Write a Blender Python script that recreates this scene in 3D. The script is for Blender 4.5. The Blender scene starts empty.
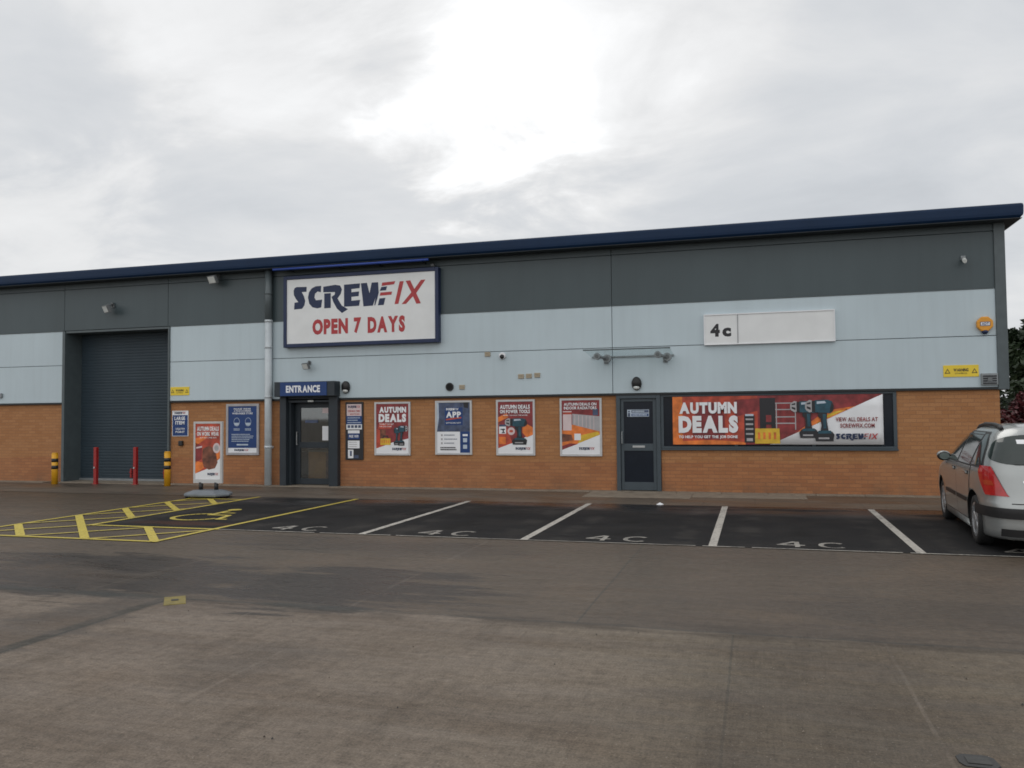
import bpy, bmesh, math, random
from mathutils import Vector, Matrix, noise as mnoise

rnd = random.Random(7)
scene = bpy.context.scene
COL = scene.collection

# ------------------------------------------------------------------ camera
cam_data = bpy.data.cameras.new("camera")
cam = bpy.data.objects.new("camera", cam_data)
COL.objects.link(cam)
yaw, pitch, roll = math.radians(16.36), math.radians(2.27), math.radians(-0.52)
fwd = Vector((-math.sin(yaw)*math.cos(pitch), math.cos(yaw)*math.cos(pitch), math.sin(pitch)))
rgt = Vector((math.cos(yaw), math.sin(yaw), 0))
upv = rgt.cross(fwd)
r2 = rgt*math.cos(roll) + upv*math.sin(roll)
u2 = upv*math.cos(roll) - rgt*math.sin(roll)
cam.matrix_world = Matrix(((r2.x, u2.x, -fwd.x, 0), (r2.y, u2.y, -fwd.y, 0), (r2.z, u2.z, -fwd.z, 1.6), (0, 0, 0, 1)))
cam_data.sensor_width = 36
cam_data.lens = 829.6/1024*36
cam_data.clip_end = 3000
scene.camera = cam

# ------------------------------------------------------------------ sky, sun, exposure
SUN_EL, SUN_AZ = math.radians(48), math.radians(-14)      # azimuth from +Y towards +X
scene.view_settings.view_transform = 'Standard'
scene.view_settings.look = 'None'
scene.view_settings.exposure = 0
scene.view_settings.gamma = 1
scene.view_settings.use_curve_mapping = False
scene.render.engine = 'CYCLES'
scene.cycles.filter_width = 1.7

W = bpy.data.worlds.new("World"); scene.world = W; W.use_nodes = True
nt = W.node_tree; nt.nodes.clear()
def N(t, **kw):
    n = nt.nodes.new(t)
    for k, v in kw.items(): setattr(n, k, v)
    return n
def L(a, b): nt.links.new(a, b)
def MATH(op, a, b=None, c=None, clamp=False):
    n = N('ShaderNodeMath', operation=op); n.use_clamp = clamp
    for i, v in enumerate((a, b, c)):
        if v is None: continue
        if isinstance(v, (int, float)): n.inputs[i].default_value = v
        else: L(v, n.inputs[i])
    return n.outputs[0]
def VDOT(v, d):
    n = N('ShaderNodeVectorMath', operation='DOT_PRODUCT'); L(v, n.inputs[0]); n.inputs[1].default_value = d
    return n.outputs['Value']
def SMOOTH(v, a, b):
    n = N('ShaderNodeMapRange', interpolation_type='SMOOTHSTEP'); L(v, n.inputs[0])
    n.inputs[1].default_value = a; n.inputs[2].default_value = b
    return n.outputs[0]
tc = N('ShaderNodeTexCoord')
sky = N('ShaderNodeTexSky', sky_type='NISHITA'); sky.sun_disc = False
sky.sun_elevation = SUN_EL; sky.sun_rotation = SUN_AZ
sep = N('ShaderNodeSeparateXYZ'); L(tc.outputs['Generated'], sep.inputs[0])
den = MATH('ADD', MATH('MAXIMUM', sep.outputs[2], 0.0), 0.22)
cmb = N('ShaderNodeCombineXYZ')
L(MATH('DIVIDE', sep.outputs[0], den), cmb.inputs[0]); L(MATH('DIVIDE', sep.outputs[1], den), cmb.inputs[1])
def CLOUD(scale, detail, rough, off, dist=0.4):
    mp = N('ShaderNodeMapping'); L(cmb.outputs[0], mp.inputs[0]); mp.inputs['Location'].default_value = off
    mp.inputs['Scale'].default_value = (1.0, 1.25, 1)
    n = N('ShaderNodeTexNoise'); L(mp.outputs[0], n.inputs['Vector'])
    n.inputs['Scale'].default_value = scale; n.inputs['Detail'].default_value = detail
    n.inputs['Roughness'].default_value = rough; n.inputs['Distortion'].default_value = dist
    return n.outputs['Fac']
c1 = CLOUD(0.8, 5, 0.5, (3.1, 1.7, 0)); c2 = CLOUD(2.4, 8, 0.56, (9.4, 4.2, 0)); c3 = CLOUD(1.5, 7, 0.56, (1.4, 7.2, 2), 0.8)
# thin places in the cloud where the light comes through, broken up by the noise
warp = MATH('MULTIPLY', MATH('SUBTRACT', c2, 0.5), 0.040)
warp = MATH('ADD', warp, MATH('MULTIPLY', MATH('SUBTRACT', c3, 0.5), 0.030))
def BREAK(d, r_in, r_out, amp):
    v = Vector(d).normalized()
    b = SMOOTH(MATH('ADD', VDOT(tc.outputs['Generated'], v), warp), math.cos(math.radians(r_out)), math.cos(math.radians(r_in)))
    return MATH('MULTIPLY', b, amp)
val = MATH('MULTIPLY_ADD', MATH('SUBTRACT', c1, 0.5), 0.18, 0.715)
val = MATH('ADD', val, MATH('MULTIPLY', MATH('SUBTRACT', c2, 0.5), 0.24))
val = MATH('ADD', val, MATH('MULTIPLY', MATH('SUBTRACT', c3, 0.5), 0.20))
for d, ri, ro, am in (((-0.275, 0.885, 0.37), 1, 8, 0.18), ((-0.235, 0.885, 0.40), 0, 11, 0.13), ((-0.20, 0.86, 0.48), 0, 17, 0.20), ((-0.50, 0.74, 0.47), 0, 11, 0.16), ((-0.69, 0.70, 0.165), 0, 9, 0.09)):
    val = MATH('ADD', val, BREAK(d, ri, ro, am))
# added brightness in the unseen sky behind the camera, to light the shop front
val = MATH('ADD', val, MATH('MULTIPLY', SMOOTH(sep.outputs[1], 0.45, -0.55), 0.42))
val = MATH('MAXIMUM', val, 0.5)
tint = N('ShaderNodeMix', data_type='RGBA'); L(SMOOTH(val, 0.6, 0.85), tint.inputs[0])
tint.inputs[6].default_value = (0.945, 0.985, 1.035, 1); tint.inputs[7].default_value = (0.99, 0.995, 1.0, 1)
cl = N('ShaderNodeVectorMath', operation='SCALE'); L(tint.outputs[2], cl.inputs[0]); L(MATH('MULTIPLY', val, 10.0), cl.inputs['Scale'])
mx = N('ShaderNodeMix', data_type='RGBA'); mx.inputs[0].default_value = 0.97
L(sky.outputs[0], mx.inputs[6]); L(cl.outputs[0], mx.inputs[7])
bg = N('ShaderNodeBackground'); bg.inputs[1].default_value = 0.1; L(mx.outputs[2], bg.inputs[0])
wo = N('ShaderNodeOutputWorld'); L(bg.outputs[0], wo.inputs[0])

sd = bpy.data.lights.new("sun", 'SUN'); sd.energy = 0.5; sd.angle = math.radians(35); sd.color = (1, 0.96, 0.9)
so = bpy.data.objects.new("sun", sd); COL.objects.link(so)
sdir = Vector((math.sin(SUN_AZ)*math.cos(SUN_EL), math.cos(SUN_AZ)*math.cos(SUN_EL), math.sin(SUN_EL)))
so.rotation_euler = sdir.to_track_quat('Z', 'Y').to_euler(); so.location = (0, 40, 60)

# ------------------------------------------------------------------ materials
def pbsdf(name):
    m = bpy.data.materials.new(name); m.use_nodes = True
    return m, m.node_tree, m.node_tree.nodes['Principled BSDF']
def mat(name, col, rough=0.6, metal=0.0, var=0.06, scale=6.0, coat=0.0, bump=0.0, bscale=80, streak=0.0, spec=0.5):
    """plain surface with a little dirt and wear"""
    m, t, b = pbsdf(name); ns = t.nodes; ln = t.links
    c = ns.new('ShaderNodeTexCoord')
    n = ns.new('ShaderNodeTexNoise'); n.inputs['Scale'].default_value = scale; n.inputs['Detail'].default_value = 6
    mp = ns.new('ShaderNodeMapping'); ln.new(c.outputs['Object'], mp.inputs[0]); ln.new(mp.outputs[0], n.inputs['Vector'])
    if streak: mp.inputs['Scale'].default_value = (1, 1, streak)
    r = ns.new('ShaderNodeMapRange'); r.inputs[1].default_value = .25; r.inputs[2].default_value = .75
    r.inputs[3].default_value = 1-var; r.inputs[4].default_value = 1+var
    ln.new(n.outputs['Fac'], r.inputs[0])
    s = ns.new('ShaderNodeVectorMath'); s.operation = 'SCALE'; s.inputs[0].default_value = col[:3]; ln.new(r.outputs[0], s.inputs['Scale'])
    ln.new(s.outputs[0], b.inputs['Base Color'])
    b.inputs['Roughness'].default_value = rough; b.inputs['Metallic'].default_value = metal
    b.inputs['Coat Weight'].default_value = coat; b.inputs['Specular IOR Level'].default_value = spec
    if bump:
        n2 = ns.new('ShaderNodeTexNoise'); n2.inputs['Scale'].default_value = bscale; ln.new(c.outputs['Object'], n2.inputs['Vector'])
        bp = ns.new('ShaderNodeBump'); bp.inputs['Strength'].default_value = bump; bp.inputs['Distance'].default_value = .01
        ln.new(n2.outputs['Fac'], bp.inputs['Height']); ln.new(bp.outputs[0], b.inputs['Normal'])
    return m

class G:   # small node-graph helper for the bigger materials
    def __init__(s, name):
        s.m, s.t, s.b = pbsdf(name); s.c = s.t.nodes.new('ShaderNodeTexCoord').outputs['Object']
        sp = s.n('ShaderNodeSeparateXYZ'); s.l(s.c, sp.inputs[0]); s.x, s.y, s.z = sp.outputs
    def n(s, t, **k):
        q = s.t.nodes.new(t)
        for a, v in k.items(): setattr(q, a, v)
        return q
    def l(s, a, b): s.t.links.new(a, b)
    def setin(s, sock, v):
        if isinstance(v, (int, float, tuple)): sock.default_value = v
        else: s.l(v, sock)
    def math(s, op, a, b=0.0, c=0.0, clamp=False):
        q = s.n('ShaderNodeMath', operation=op); q.use_clamp = clamp
        for i, v in enumerate((a, b, c)): s.setin(q.inputs[i], v)
        return q.outputs[0]
    def noise(s, scale, detail=5, rough=.5, st=(1, 1, 1), dist=0, loc=(0, 0, 0)):
        mp = s.n('ShaderNodeMapping'); s.l(s.c, mp.inputs[0]); mp.inputs['Scale'].default_value = st; mp.inputs['Location'].default_value = loc
        q = s.n('ShaderNodeTexNoise'); s.l(mp.outputs[0], q.inputs['Vector'])
        q.inputs['Scale'].default_value = scale; q.inputs['Detail'].default_value = detail; q.inputs['Roughness'].default_value = rough
        q.inputs['Distortion'].default_value = dist
        return q.outputs['Fac']
    def ramp(s, v, a, b, lo=0.0, hi=1.0, smooth=True):
        q = s.n('ShaderNodeMapRange'); q.interpolation_type = 'SMOOTHSTEP' if smooth else 'LINEAR'
        s.setin(q.inputs[0], v)
        for i, k in enumerate((a, b, lo, hi)): s.setin(q.inputs[i+1], k)
        return q.outputs[0]
    def mix(s, f, a, b):
        q = s.n('ShaderNodeMix', data_type='RGBA'); s.setin(q.inputs[0], f)
        for sock, v in ((q.inputs[6], a), (q.inputs[7], b)):
            if isinstance(v, tuple): sock.default_value = (*v[:3], 1)
            else: s.l(v, sock)
        return q.outputs[2]
    def scale(s, c, f):
        q = s.n('ShaderNodeVectorMath', operation='SCALE')
        if isinstance(c, tuple): q.inputs[0].default_value = c[:3]
        else: s.l(c, q.inputs[0])
        s.setin(q.inputs['Scale'], f); return q.outputs[0]
    def bump(s, h, strength, dist=.01):
        q = s.n('ShaderNodeBump'); q.inputs['Strength'].default_value = strength; q.inputs['Distance'].default_value = dist
        s.l(h, q.inputs['Height']); s.l(q.outputs[0], s.b.inputs['Normal'])
    def out(s, col=None, rough=None):
        if col is not None: s.setin(s.b.inputs['Base Color'], (*col, 1) if isinstance(col, tuple) else col)
        if rough is not None: s.setin(s.b.inputs['Roughness'], rough)
        return s.m

def blob(g, cx, cy, rx, ry, w, soft=.5):     # 1 inside an uneven ellipse on the ground
    dx = g.math('DIVIDE', g.math('SUBTRACT', g.x, cx), rx); dy = g.math('DIVIDE', g.math('SUBTRACT', g.y, cy), ry)
    d = g.math('SQRT', g.math('ADD', g.math('MULTIPLY', dx, dx), g.math('MULTIPLY', dy, dy)))
    d = g.math('ADD', d, w)
    return g.ramp(d, 1-soft, 1+soft, 1, 0)

def concrete_yard():
    g = G('wet brushed concrete')
    big = g.noise(.22, 4, .55); mid = g.noise(1.1, 6, .6); fine = g.noise(14, 5, .7); grit = g.noise(75, 3, .7)
    streak = g.noise(1.0, 6, .62, (.35, 1.6, 1)); streak2 = g.noise(2.3, 5, .6, (.5, 2.2, 1), loc=(5, 2, 0))
    wob = g.math('MULTIPLY', g.math('SUBTRACT', mid, .5), .12)
    yy = g.math('ADD', g.y, wob)
    near = g.ramp(yy, 6.28, 6.40, 1, 0)                               # older, drier pour in front of the joint
    col = g.mix(near, (.080, .062, .045), (.172, .140, .112))
    col = g.mix(g.math('MULTIPLY', near, g.ramp(g.math('ADD', g.x, g.math('MULTIPLY', g.math('SUBTRACT', big, .5), 6.0)), -3.2, .6, 0, .75)), col, (.118, .098, .068))
    col = g.mix(g.ramp(streak, .38, .68, 0, .45), col, (.074, .054, .040))
    col = g.mix(g.ramp(big, .4, .7, 0, .4), col, (.115, .088, .064))
    # a darker, later slab and a brownish one
    def rect(x0, x1, y0, y1):
        a = g.math('MULTIPLY', g.ramp(g.x, x0, x0+.03), g.ramp(g.x, x1, x1+.03, 1, 0))
        return g.math('MULTIPLY', a, g.math('MULTIPLY', g.ramp(yy, y0, y0+.04), g.ramp(yy, y1, y1+.04, 1, 0)))
    col = g.mix(g.math('MULTIPLY', rect(-1.36, .83, 6.35, 10.4), .30), col, (.055, .043, .033))
    col = g.mix(g.math('MULTIPLY', rect(-.18, .82, 1, 6.3), .22), col, (.10, .078, .058))
    # damp patches, each with its own shape
    tail_n = g.noise(2.0, 7, .68, (.32, 1.9, 1), loc=(9, 4, 0))
    w1 = g.math('ADD', g.math('MULTIPLY', g.math('SUBTRACT', streak, .5), 2.2), g.math('MULTIPLY', g.math('SUBTRACT', tail_n, .5), 3.4))
    w2 = g.math('MULTIPLY', g.math('SUBTRACT', streak2, .5), 2.9)
    d1 = blob(g, -6.7, 7.2, 2.1, 1.0, w1, .16); d2 = blob(g, -3.9, 7.2, 1.2, 1.0, w1, .18); d3 = blob(g, -9.7, 7.4, 1.3, .55, w1, .16)
    d4 = blob(g, -4.7, 9.6, 2.0, .6, w2, .5); d5 = blob(g, -3.2, 4.8, .35, .55, w1, .5); d6 = blob(g, -5.4, 5.3, .45, 1.0, w2, .45)
    d7 = blob(g, 0.35, 4.9, .75, 1.5, w2, .6); d8 = blob(g, 1.8, 7.4, 1.6, .5, w1, .4)
    dx = g.math('ABSOLUTE', g.math('SUBTRACT', g.y, g.math('MULTIPLY_ADD', g.x, 0.0, 6.36)))
    seam = g.math('MULTIPLY', g.ramp(dx, .05, .35, 1, 0), g.ramp(streak2, .42, .6))
    damp = g.math('MAXIMUM', g.math('MAXIMUM', g.math('MAXIMUM', d1, d2), g.math('MAXIMUM', d3, g.math('MULTIPLY', d4, .55))),
                  g.math('MAXIMUM', g.math('MAXIMUM', g.math('MULTIPLY', d5, .35), g.math('MULTIPLY', d6, .6)),
                         g.math('MAXIMUM', g.math('MULTIPLY', d7, .35), g.math('MAXIMUM', g.math('MULTIPLY', d8, .4), g.math('MULTIPLY', seam, .6)))))
    col = g.mix(g.math('MULTIPLY', damp, .88), col, (.026, .021, .018))
    tan = g.noise(.7, 4, .5, loc=(3, 9, 0))
    col = g.mix(g.ramp(tan, .52, .75, 0, .4), col, (.135, .095, .064))
    # slab joints
    def line(x, y0, y1, w=.012):
        d = g.math('ABSOLUTE', g.math('SUBTRACT', g.math('ADD', g.x, g.math('MULTIPLY', wob, .18)), x))
        m = g.ramp(d, w*.5, w*1.6, 1, 0)
        return g.math('MULTIPLY', m, g.math('MULTIPLY', g.ramp(g.y, y0, y0+.02), g.ramp(g.y, y1, y1+.02, 1, 0)))
    light = line(-3.17, 0, 6.35)
    for a in (line(-4.05, 0, 6.3, .008), line(.83, 0, 6.35, .01), line(-3.35, 6.4, 10.2, .014), line(-6.1, 6.5, 9.0, .012), line(-10.6, 2, 9, .01), line(-8.3, 0, 6.3, .01)):
        light = g.math('MAXIMUM', light, a)
    col = g.mix(g.math('MULTIPLY', light, g.ramp(mid, .35, .6, .03, .32)), col, (.20, .17, .14))
    darkl = g.math('MAXIMUM', line(-5.06, 0, 6.3, .02), g.math('MAXIMUM', g.math('MULTIPLY', line(-.19, 0, 6.3, .008), .5), line(-1.37, 6.35, 10.4, .008)))
    darkl = g.math('MAXIMUM', darkl, g.math('MULTIPLY', line(-5.10, 3, 6.3, .07), g.ramp(streak2, .3, .6, .35, .95)))
    segs = g.math('MAXIMUM', g.ramp(g.x, -5.3, -5.1, 1, 0), g.math('MULTIPLY', g.ramp(g.x, -4.3, -3.9), g.ramp(g.x, -3.3, -3.0, 1, 0)))
    dseam = g.math('MULTIPLY', g.ramp(g.math('ABSOLUTE', g.math('SUBTRACT', yy, 6.36)), .008, g.math('MULTIPLY_ADD', segs, .15, .03), 1, 0), g.math('MAXIMUM', g.ramp(streak, .35, .55, .15, .8), g.math('MULTIPLY', segs, g.ramp(streak2, .35, .55, .5, 1.3)), clamp=True))
    col = g.mix(g.math('MULTIPLY', g.math('MAXIMUM', darkl, dseam), .78), col, (.028, .03, .027))
    # grit and brush marks
    brush = g.math('ADD', g.math('MULTIPLY', g.noise(7, 3, .6, (9, .5, 1)), .4), g.math('MULTIPLY', g.noise(5, 4, .65, (.5, 9, 1), loc=(2, 2, 2)), .6))
    tail = g.noise(1.5, 6, .65, (1.9, .28, 1), loc=(6, 1, 0)); col = g.mix(g.ramp(tail, .5, .72, 0, .42), col, (.058, .044, .032)); blot = g.noise(3.2, 6, .7, loc=(2, 5, 0)); col = g.mix(g.ramp(blot, .55, .72, 0, .4), col, (.075, .058, .043))
    k = g.math('ADD', g.ramp(fine, .2, .8, .74, 1.26), g.math('ADD', g.ramp(grit, .3, .7, -.26, .26), g.ramp(brush, .35, .65, -.13, .13)))
    col = g.scale(col, k)
    pale = g.noise(75, 2, .5, loc=(1, 2, 3))
    col = g.mix(g.ramp(pale, .69, .73, 0, .65), col, (.34, .31, .27))
    dk = g.noise(26, 2, .5, (.6, 1.6, 1), loc=(7, 1, 3))
    col = g.mix(g.ramp(dk, .765, .80, 0, .65), col, (.03, .026, .022))
    rough = g.math('SUBTRACT', g.ramp(streak2, .3, .7, .36, .58), g.math('MULTIPLY', damp, .12), clamp=True)
    rough = g.math('ADD', rough, g.math('MULTIPLY', near, .16))
    g.bump(g.math('ADD', g.math('MULTIPLY', fine, .6), g.math('ADD', g.math('MULTIPLY', grit, .5), g.math('MULTIPLY', brush, .9))), .42, .010)
    g.b.inputs['Specular IOR Level'].default_value = .19
    return g.out(col, rough)

def tarmac():
    g = G('damp tarmac')
    mid = g.noise(1.3, 6, .6); fine = g.noise(60, 3, .7); grit = g.noise(190, 2, .6); st = g.noise(.9, 5, .6, (.5, 1.4, 1), loc=(2, 2, 0))
    col = g.mix(g.ramp(mid, .35, .7), (.0105, .0105, .0115), (.018, .017, .017))
    col = g.mix(g.ramp(st, .52, .78, 0, .5), col, (.036, .032, .029))
    col = g.scale(col, g.math('ADD', g.ramp(fine, .2, .8, .75, 1.25), g.ramp(grit, .25, .75, -.2, .25)))
    oil = g.noise(1.6, 4, .6, loc=(4, 8, 0)); fx = g.math('ABSOLUTE', g.math('SUBTRACT', g.math('FRACT', g.math('DIVIDE', g.math('ADD', g.x, 7.6), 2.36)), .5))
    col = g.mix(g.math('MULTIPLY', g.ramp(fx, .05, .22, 1, 0), g.ramp(oil, .48, .62, 0, .7)), col, (.006, .006, .006))
    col = g.mix(g.math('MULTIPLY', g.ramp(g.math('ABSOLUTE', g.math('SUBTRACT', fx, .33)), .03, .09, 1, 0), g.ramp(mid, .4, .65, 0, .45)), col, (.05, .046, .042))
    rx = blob(g, -8.5, 10.95, .8, .22, g.math('MULTIPLY', g.math('SUBTRACT', oil, .5), 1.5), .4); col = g.mix(g.math('MULTIPLY', rx, .55), col, (.075, .032, .02))
    wet = g.math('MULTIPLY', g.ramp(g.y, 12.8, 14.9), g.ramp(st, .35, .6, .35, 1))
    rough = g.ramp(wet, 0, 1, .80, .26)
    g.bump(g.math('ADD', fine, g.math('MULTIPLY', grit, .7)), .25, .008)
    g.l(g.ramp(wet, 0, 1, .14, .34), g.b.inputs['Specular IOR Level'])
    return g.out(col, rough)

def pavement_mat():
    g = G('stained concrete paving')
    mid = g.noise(1.2, 6, .6, (.6, 1.5, 1)); fine = g.noise(40, 4, .7)
    col = g.mix(g.ramp(mid, .35, .68), (.088, .068, .050), (.128, .103, .078))
    wet = g.noise(.8, 5, .6, (.4, 1.2, 1), loc=(8, 3, 1))
    col = g.mix(g.ramp(wet, .5, .68, 0, .65), col, (.06, .045, .034))
    # flag joints across the strip
    fr = g.math('FRACT', g.math('DIVIDE', g.math('ADD', g.x, 50), .9))
    col = g.mix(g.ramp(g.math('ABSOLUTE', g.math('SUBTRACT', fr, .5)), .008, .016, .5, 0), col, (.04, .033, .028))
    col = g.scale(col, g.ramp(fine, .2, .8, .8, 1.2))
    g.bump(fine, .3, .006)
    return g.out(col, g.ramp(wet, .4, .65, .62, .3))

def brick_mat():
    g = G('buff orange brickwork')
    cb = g.n('ShaderNodeCombineXYZ'); g.l(g.math('ADD', g.x, g.y), cb.inputs[0]); g.l(g.z, cb.inputs[1])
    wv = g.n('ShaderNodeVectorMath', operation='ADD'); g.l(cb.outputs[0], wv.inputs[0])
    n0 = g.n('ShaderNodeTexNoise'); n0.inputs['Scale'].default_value = 3; g.l(g.c, n0.inputs['Vector'])
    sc = g.n('ShaderNodeVectorMath', operation='SCALE'); g.l(n0.outputs['Color'], sc.inputs[0]); sc.inputs['Scale'].default_value = .006
    g.l(sc.outputs[0], wv.inputs[1])
    def bricks(seed):
        bt = g.n('ShaderNodeTexBrick'); g.l(wv.outputs[0], bt.inputs['Vector'])
        bt.inputs['Scale'].default_value = 1; bt.inputs['Brick Width'].default_value = .225; bt.inputs['Row Height'].default_value = .075
        bt.inputs['Mortar Size'].default_value = .0065; bt.inputs['Mortar Smooth'].default_value = .2; bt.inputs['Bias'].default_value = seed
        return bt
    b = bricks(0.0)
    b.inputs['Color1'].default_value = (.395, .188, .077, 1); b.inputs['Color2'].default_value = (.335, .148, .056, 1); b.inputs['Mortar'].default_value = (.285, .138, .064, 1)
    red = g.n('ShaderNodeTexBrick'); g.l(wv.outputs[0], red.inputs['Vector'])
    for k in ('Scale', 'Brick Width', 'Row Height', 'Mortar Size', 'Mortar Smooth'): red.inputs[k].default_value = b.inputs[k].default_value
    red.inputs['Color1'].default_value = (.375, .155, .064, 1); red.inputs['Color2'].default_value = (.30, .118, .050, 1); red.inputs['Mortar'].default_value = (.25, .115, .058, 1)
    pz = g.noise(1.5, 3, .5, (.3, .3, 6))
    low = g.math('ADD', g.z, g.math('MULTIPLY', g.math('SUBTRACT', pz, .5), .2))
    col = g.mix(g.ramp(low, .60, .66, .8, 0), b.outputs['Color'], red.outputs['Color'])
    big = g.noise(.8, 5, .6); fine = g.noise(45, 4, .7)
    col = g.mix(g.ramp(big, .45, .75, 0, .3), col, (.40, .205, .092))
    col = g.scale(col, g.ramp(fine, .2, .8, .84, 1.16))
    # splash dirt along the foot and one soot patch under the app poster
    foot = g.noise(2.2, 5, .65, (1, 1, .6))
    fz = g.math('MULTIPLY', g.ramp(g.z, 0.0, .40, 1, 0), g.ramp(foot, .35, .7))
    col = g.mix(g.math('MULTIPLY', fz, .55), col, (.14, .088, .055))
    sx = g.math('DIVIDE', g.math('ABSOLUTE', g.math('ADD', g.x, 6.85)), .55); sz = g.math('DIVIDE', g.math('ABSOLUTE', g.math('SUBTRACT', g.z, .1)), .26)
    dd = g.math('ADD', g.math('ADD', g.math('MULTIPLY', sx, sx), g.math('MULTIPLY', sz, sz)), g.math('MULTIPLY', g.math('SUBTRACT', foot, .5), 2.2))
    col = g.mix(g.ramp(dd, .3, 1.2, .7, 0), col, (.05, .04, .032))
    px = g.math('ABSOLUTE', g.math('ADD', g.x, g.math('MULTIPLY_ADD', foot, .05, 6.515)))
    pst = g.math('MULTIPLY', g.ramp(px, .01, .03, 1, 0), g.math('MULTIPLY', g.ramp(g.z, .16, .22), g.ramp(g.z, .40, .52, 1, 0)))
    col = g.mix(g.math('MULTIPLY', pst, .6), col, (.55, .45, .36))
    g.bump(g.math('ADD', g.math('MULTIPLY', b.outputs['Fac'], -1), g.math('MULTIPLY', fine, .3)), .5, .006)
    return g.out(col, .85)

def cladding(name, col, rib=False, dirt=.10):
    g = G(name)
    big = g.noise(.5, 5, .6, (1, 1, .5)); st = g.noise(3.5, 5, .6, (2.2, 2.2, .10)); fine = g.noise(60, 2, .5)
    k = g.math('ADD', g.ramp(big, .3, .7, 1-dirt*.5, 1+dirt*.5), g.ramp(st, .4, .8, dirt*.1, -dirt*.38))
    g.bump(g.math('ADD', g.math('MULTIPLY', big, 4.0), g.math('MULTIPLY', fine, .05)), .25, .012)
    # rain streaks hanging from the sheet joints
    return g.out(g.scale(col, k), .42)

def paint_line(name, col, worn=.5):
    g = G(name)
    a = g.noise(26, 5, .7); b = g.noise(3, 5, .6); c = g.noise(140, 2, .6)
    v = g.math('ADD', g.math('MULTIPLY', a, .6), g.math('ADD', g.math('MULTIPLY', b, .5), g.math('MULTIPLY', c, .2)))
    k = g.ramp(v, .52+.25*(1-worn), .82+.2*(1-worn))
    col2 = g.mix(k, col, (.05, .046, .042))
    col2 = g.scale(col2, g.ramp(b, .25, .75, .82, 1.12))
    g.bump(c, .15, .004)
    return g.out(col2, .6)

def foliage(name, a, b, c=None):
    g = G(name)
    n1 = g.noise(.9, 3, .6); n2 = g.noise(9, 2, .6)
    col = g.mix(g.ramp(n1, .35, .65), a, b)
    if c: col = g.mix(g.ramp(n2, .56, .68), col, c)
    else: col = g.scale(col, g.ramp(n2, .3, .7, .7, 1.35))
    g.b.inputs['Subsurface Weight'].default_value = 0
    return g.out(col, .55)

def glass_mat(name, tint=(.75, .8, .8), base=.125, graze=.85):
    m = bpy.data.materials.new(name); m.use_nodes = True; t = m.node_tree; t.nodes.clear()
    tr = t.nodes.new('ShaderNodeBsdfTransparent'); tr.inputs[0].default_value = (*tint, 1)
    gl = t.nodes.new('ShaderNodeBsdfGlossy'); gl.inputs['Roughness'].default_value = .03
    lw = t.nodes.new('ShaderNodeLayerWeight'); pw = t.nodes.new('ShaderNodeMath'); pw.operation = 'POWER'; t.links.new(lw.outputs['Facing'], pw.inputs[0]); pw.inputs[1].default_value = 5.0
    fr = t.nodes.new('ShaderNodeMath'); fr.operation = 'MULTIPLY_ADD'; t.links.new(pw.outputs[0], fr.inputs[0]); fr.inputs[1].default_value = graze; fr.inputs[2].default_value = base
    nz = t.nodes.new('ShaderNodeTexNoise'); nz.inputs['Scale'].default_value = 1.2
    bp = t.nodes.new('ShaderNodeBump'); bp.inputs['Strength'].default_value = .02; t.links.new(nz.outputs['Fac'], bp.inputs['Height']); t.links.new(bp.outputs[0], gl.inputs['Normal'])
    mxs = t.nodes.new('ShaderNodeMixShader'); t.links.new(fr.outputs[0], mxs.inputs[0]); t.links.new(tr.outputs[0], mxs.inputs[1]); t.links.new(gl.outputs[0], mxs.inputs[2])
    o = t.nodes.new('ShaderNodeOutputMaterial'); t.links.new(mxs.outputs[0], o.inputs[0])
    return m

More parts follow.
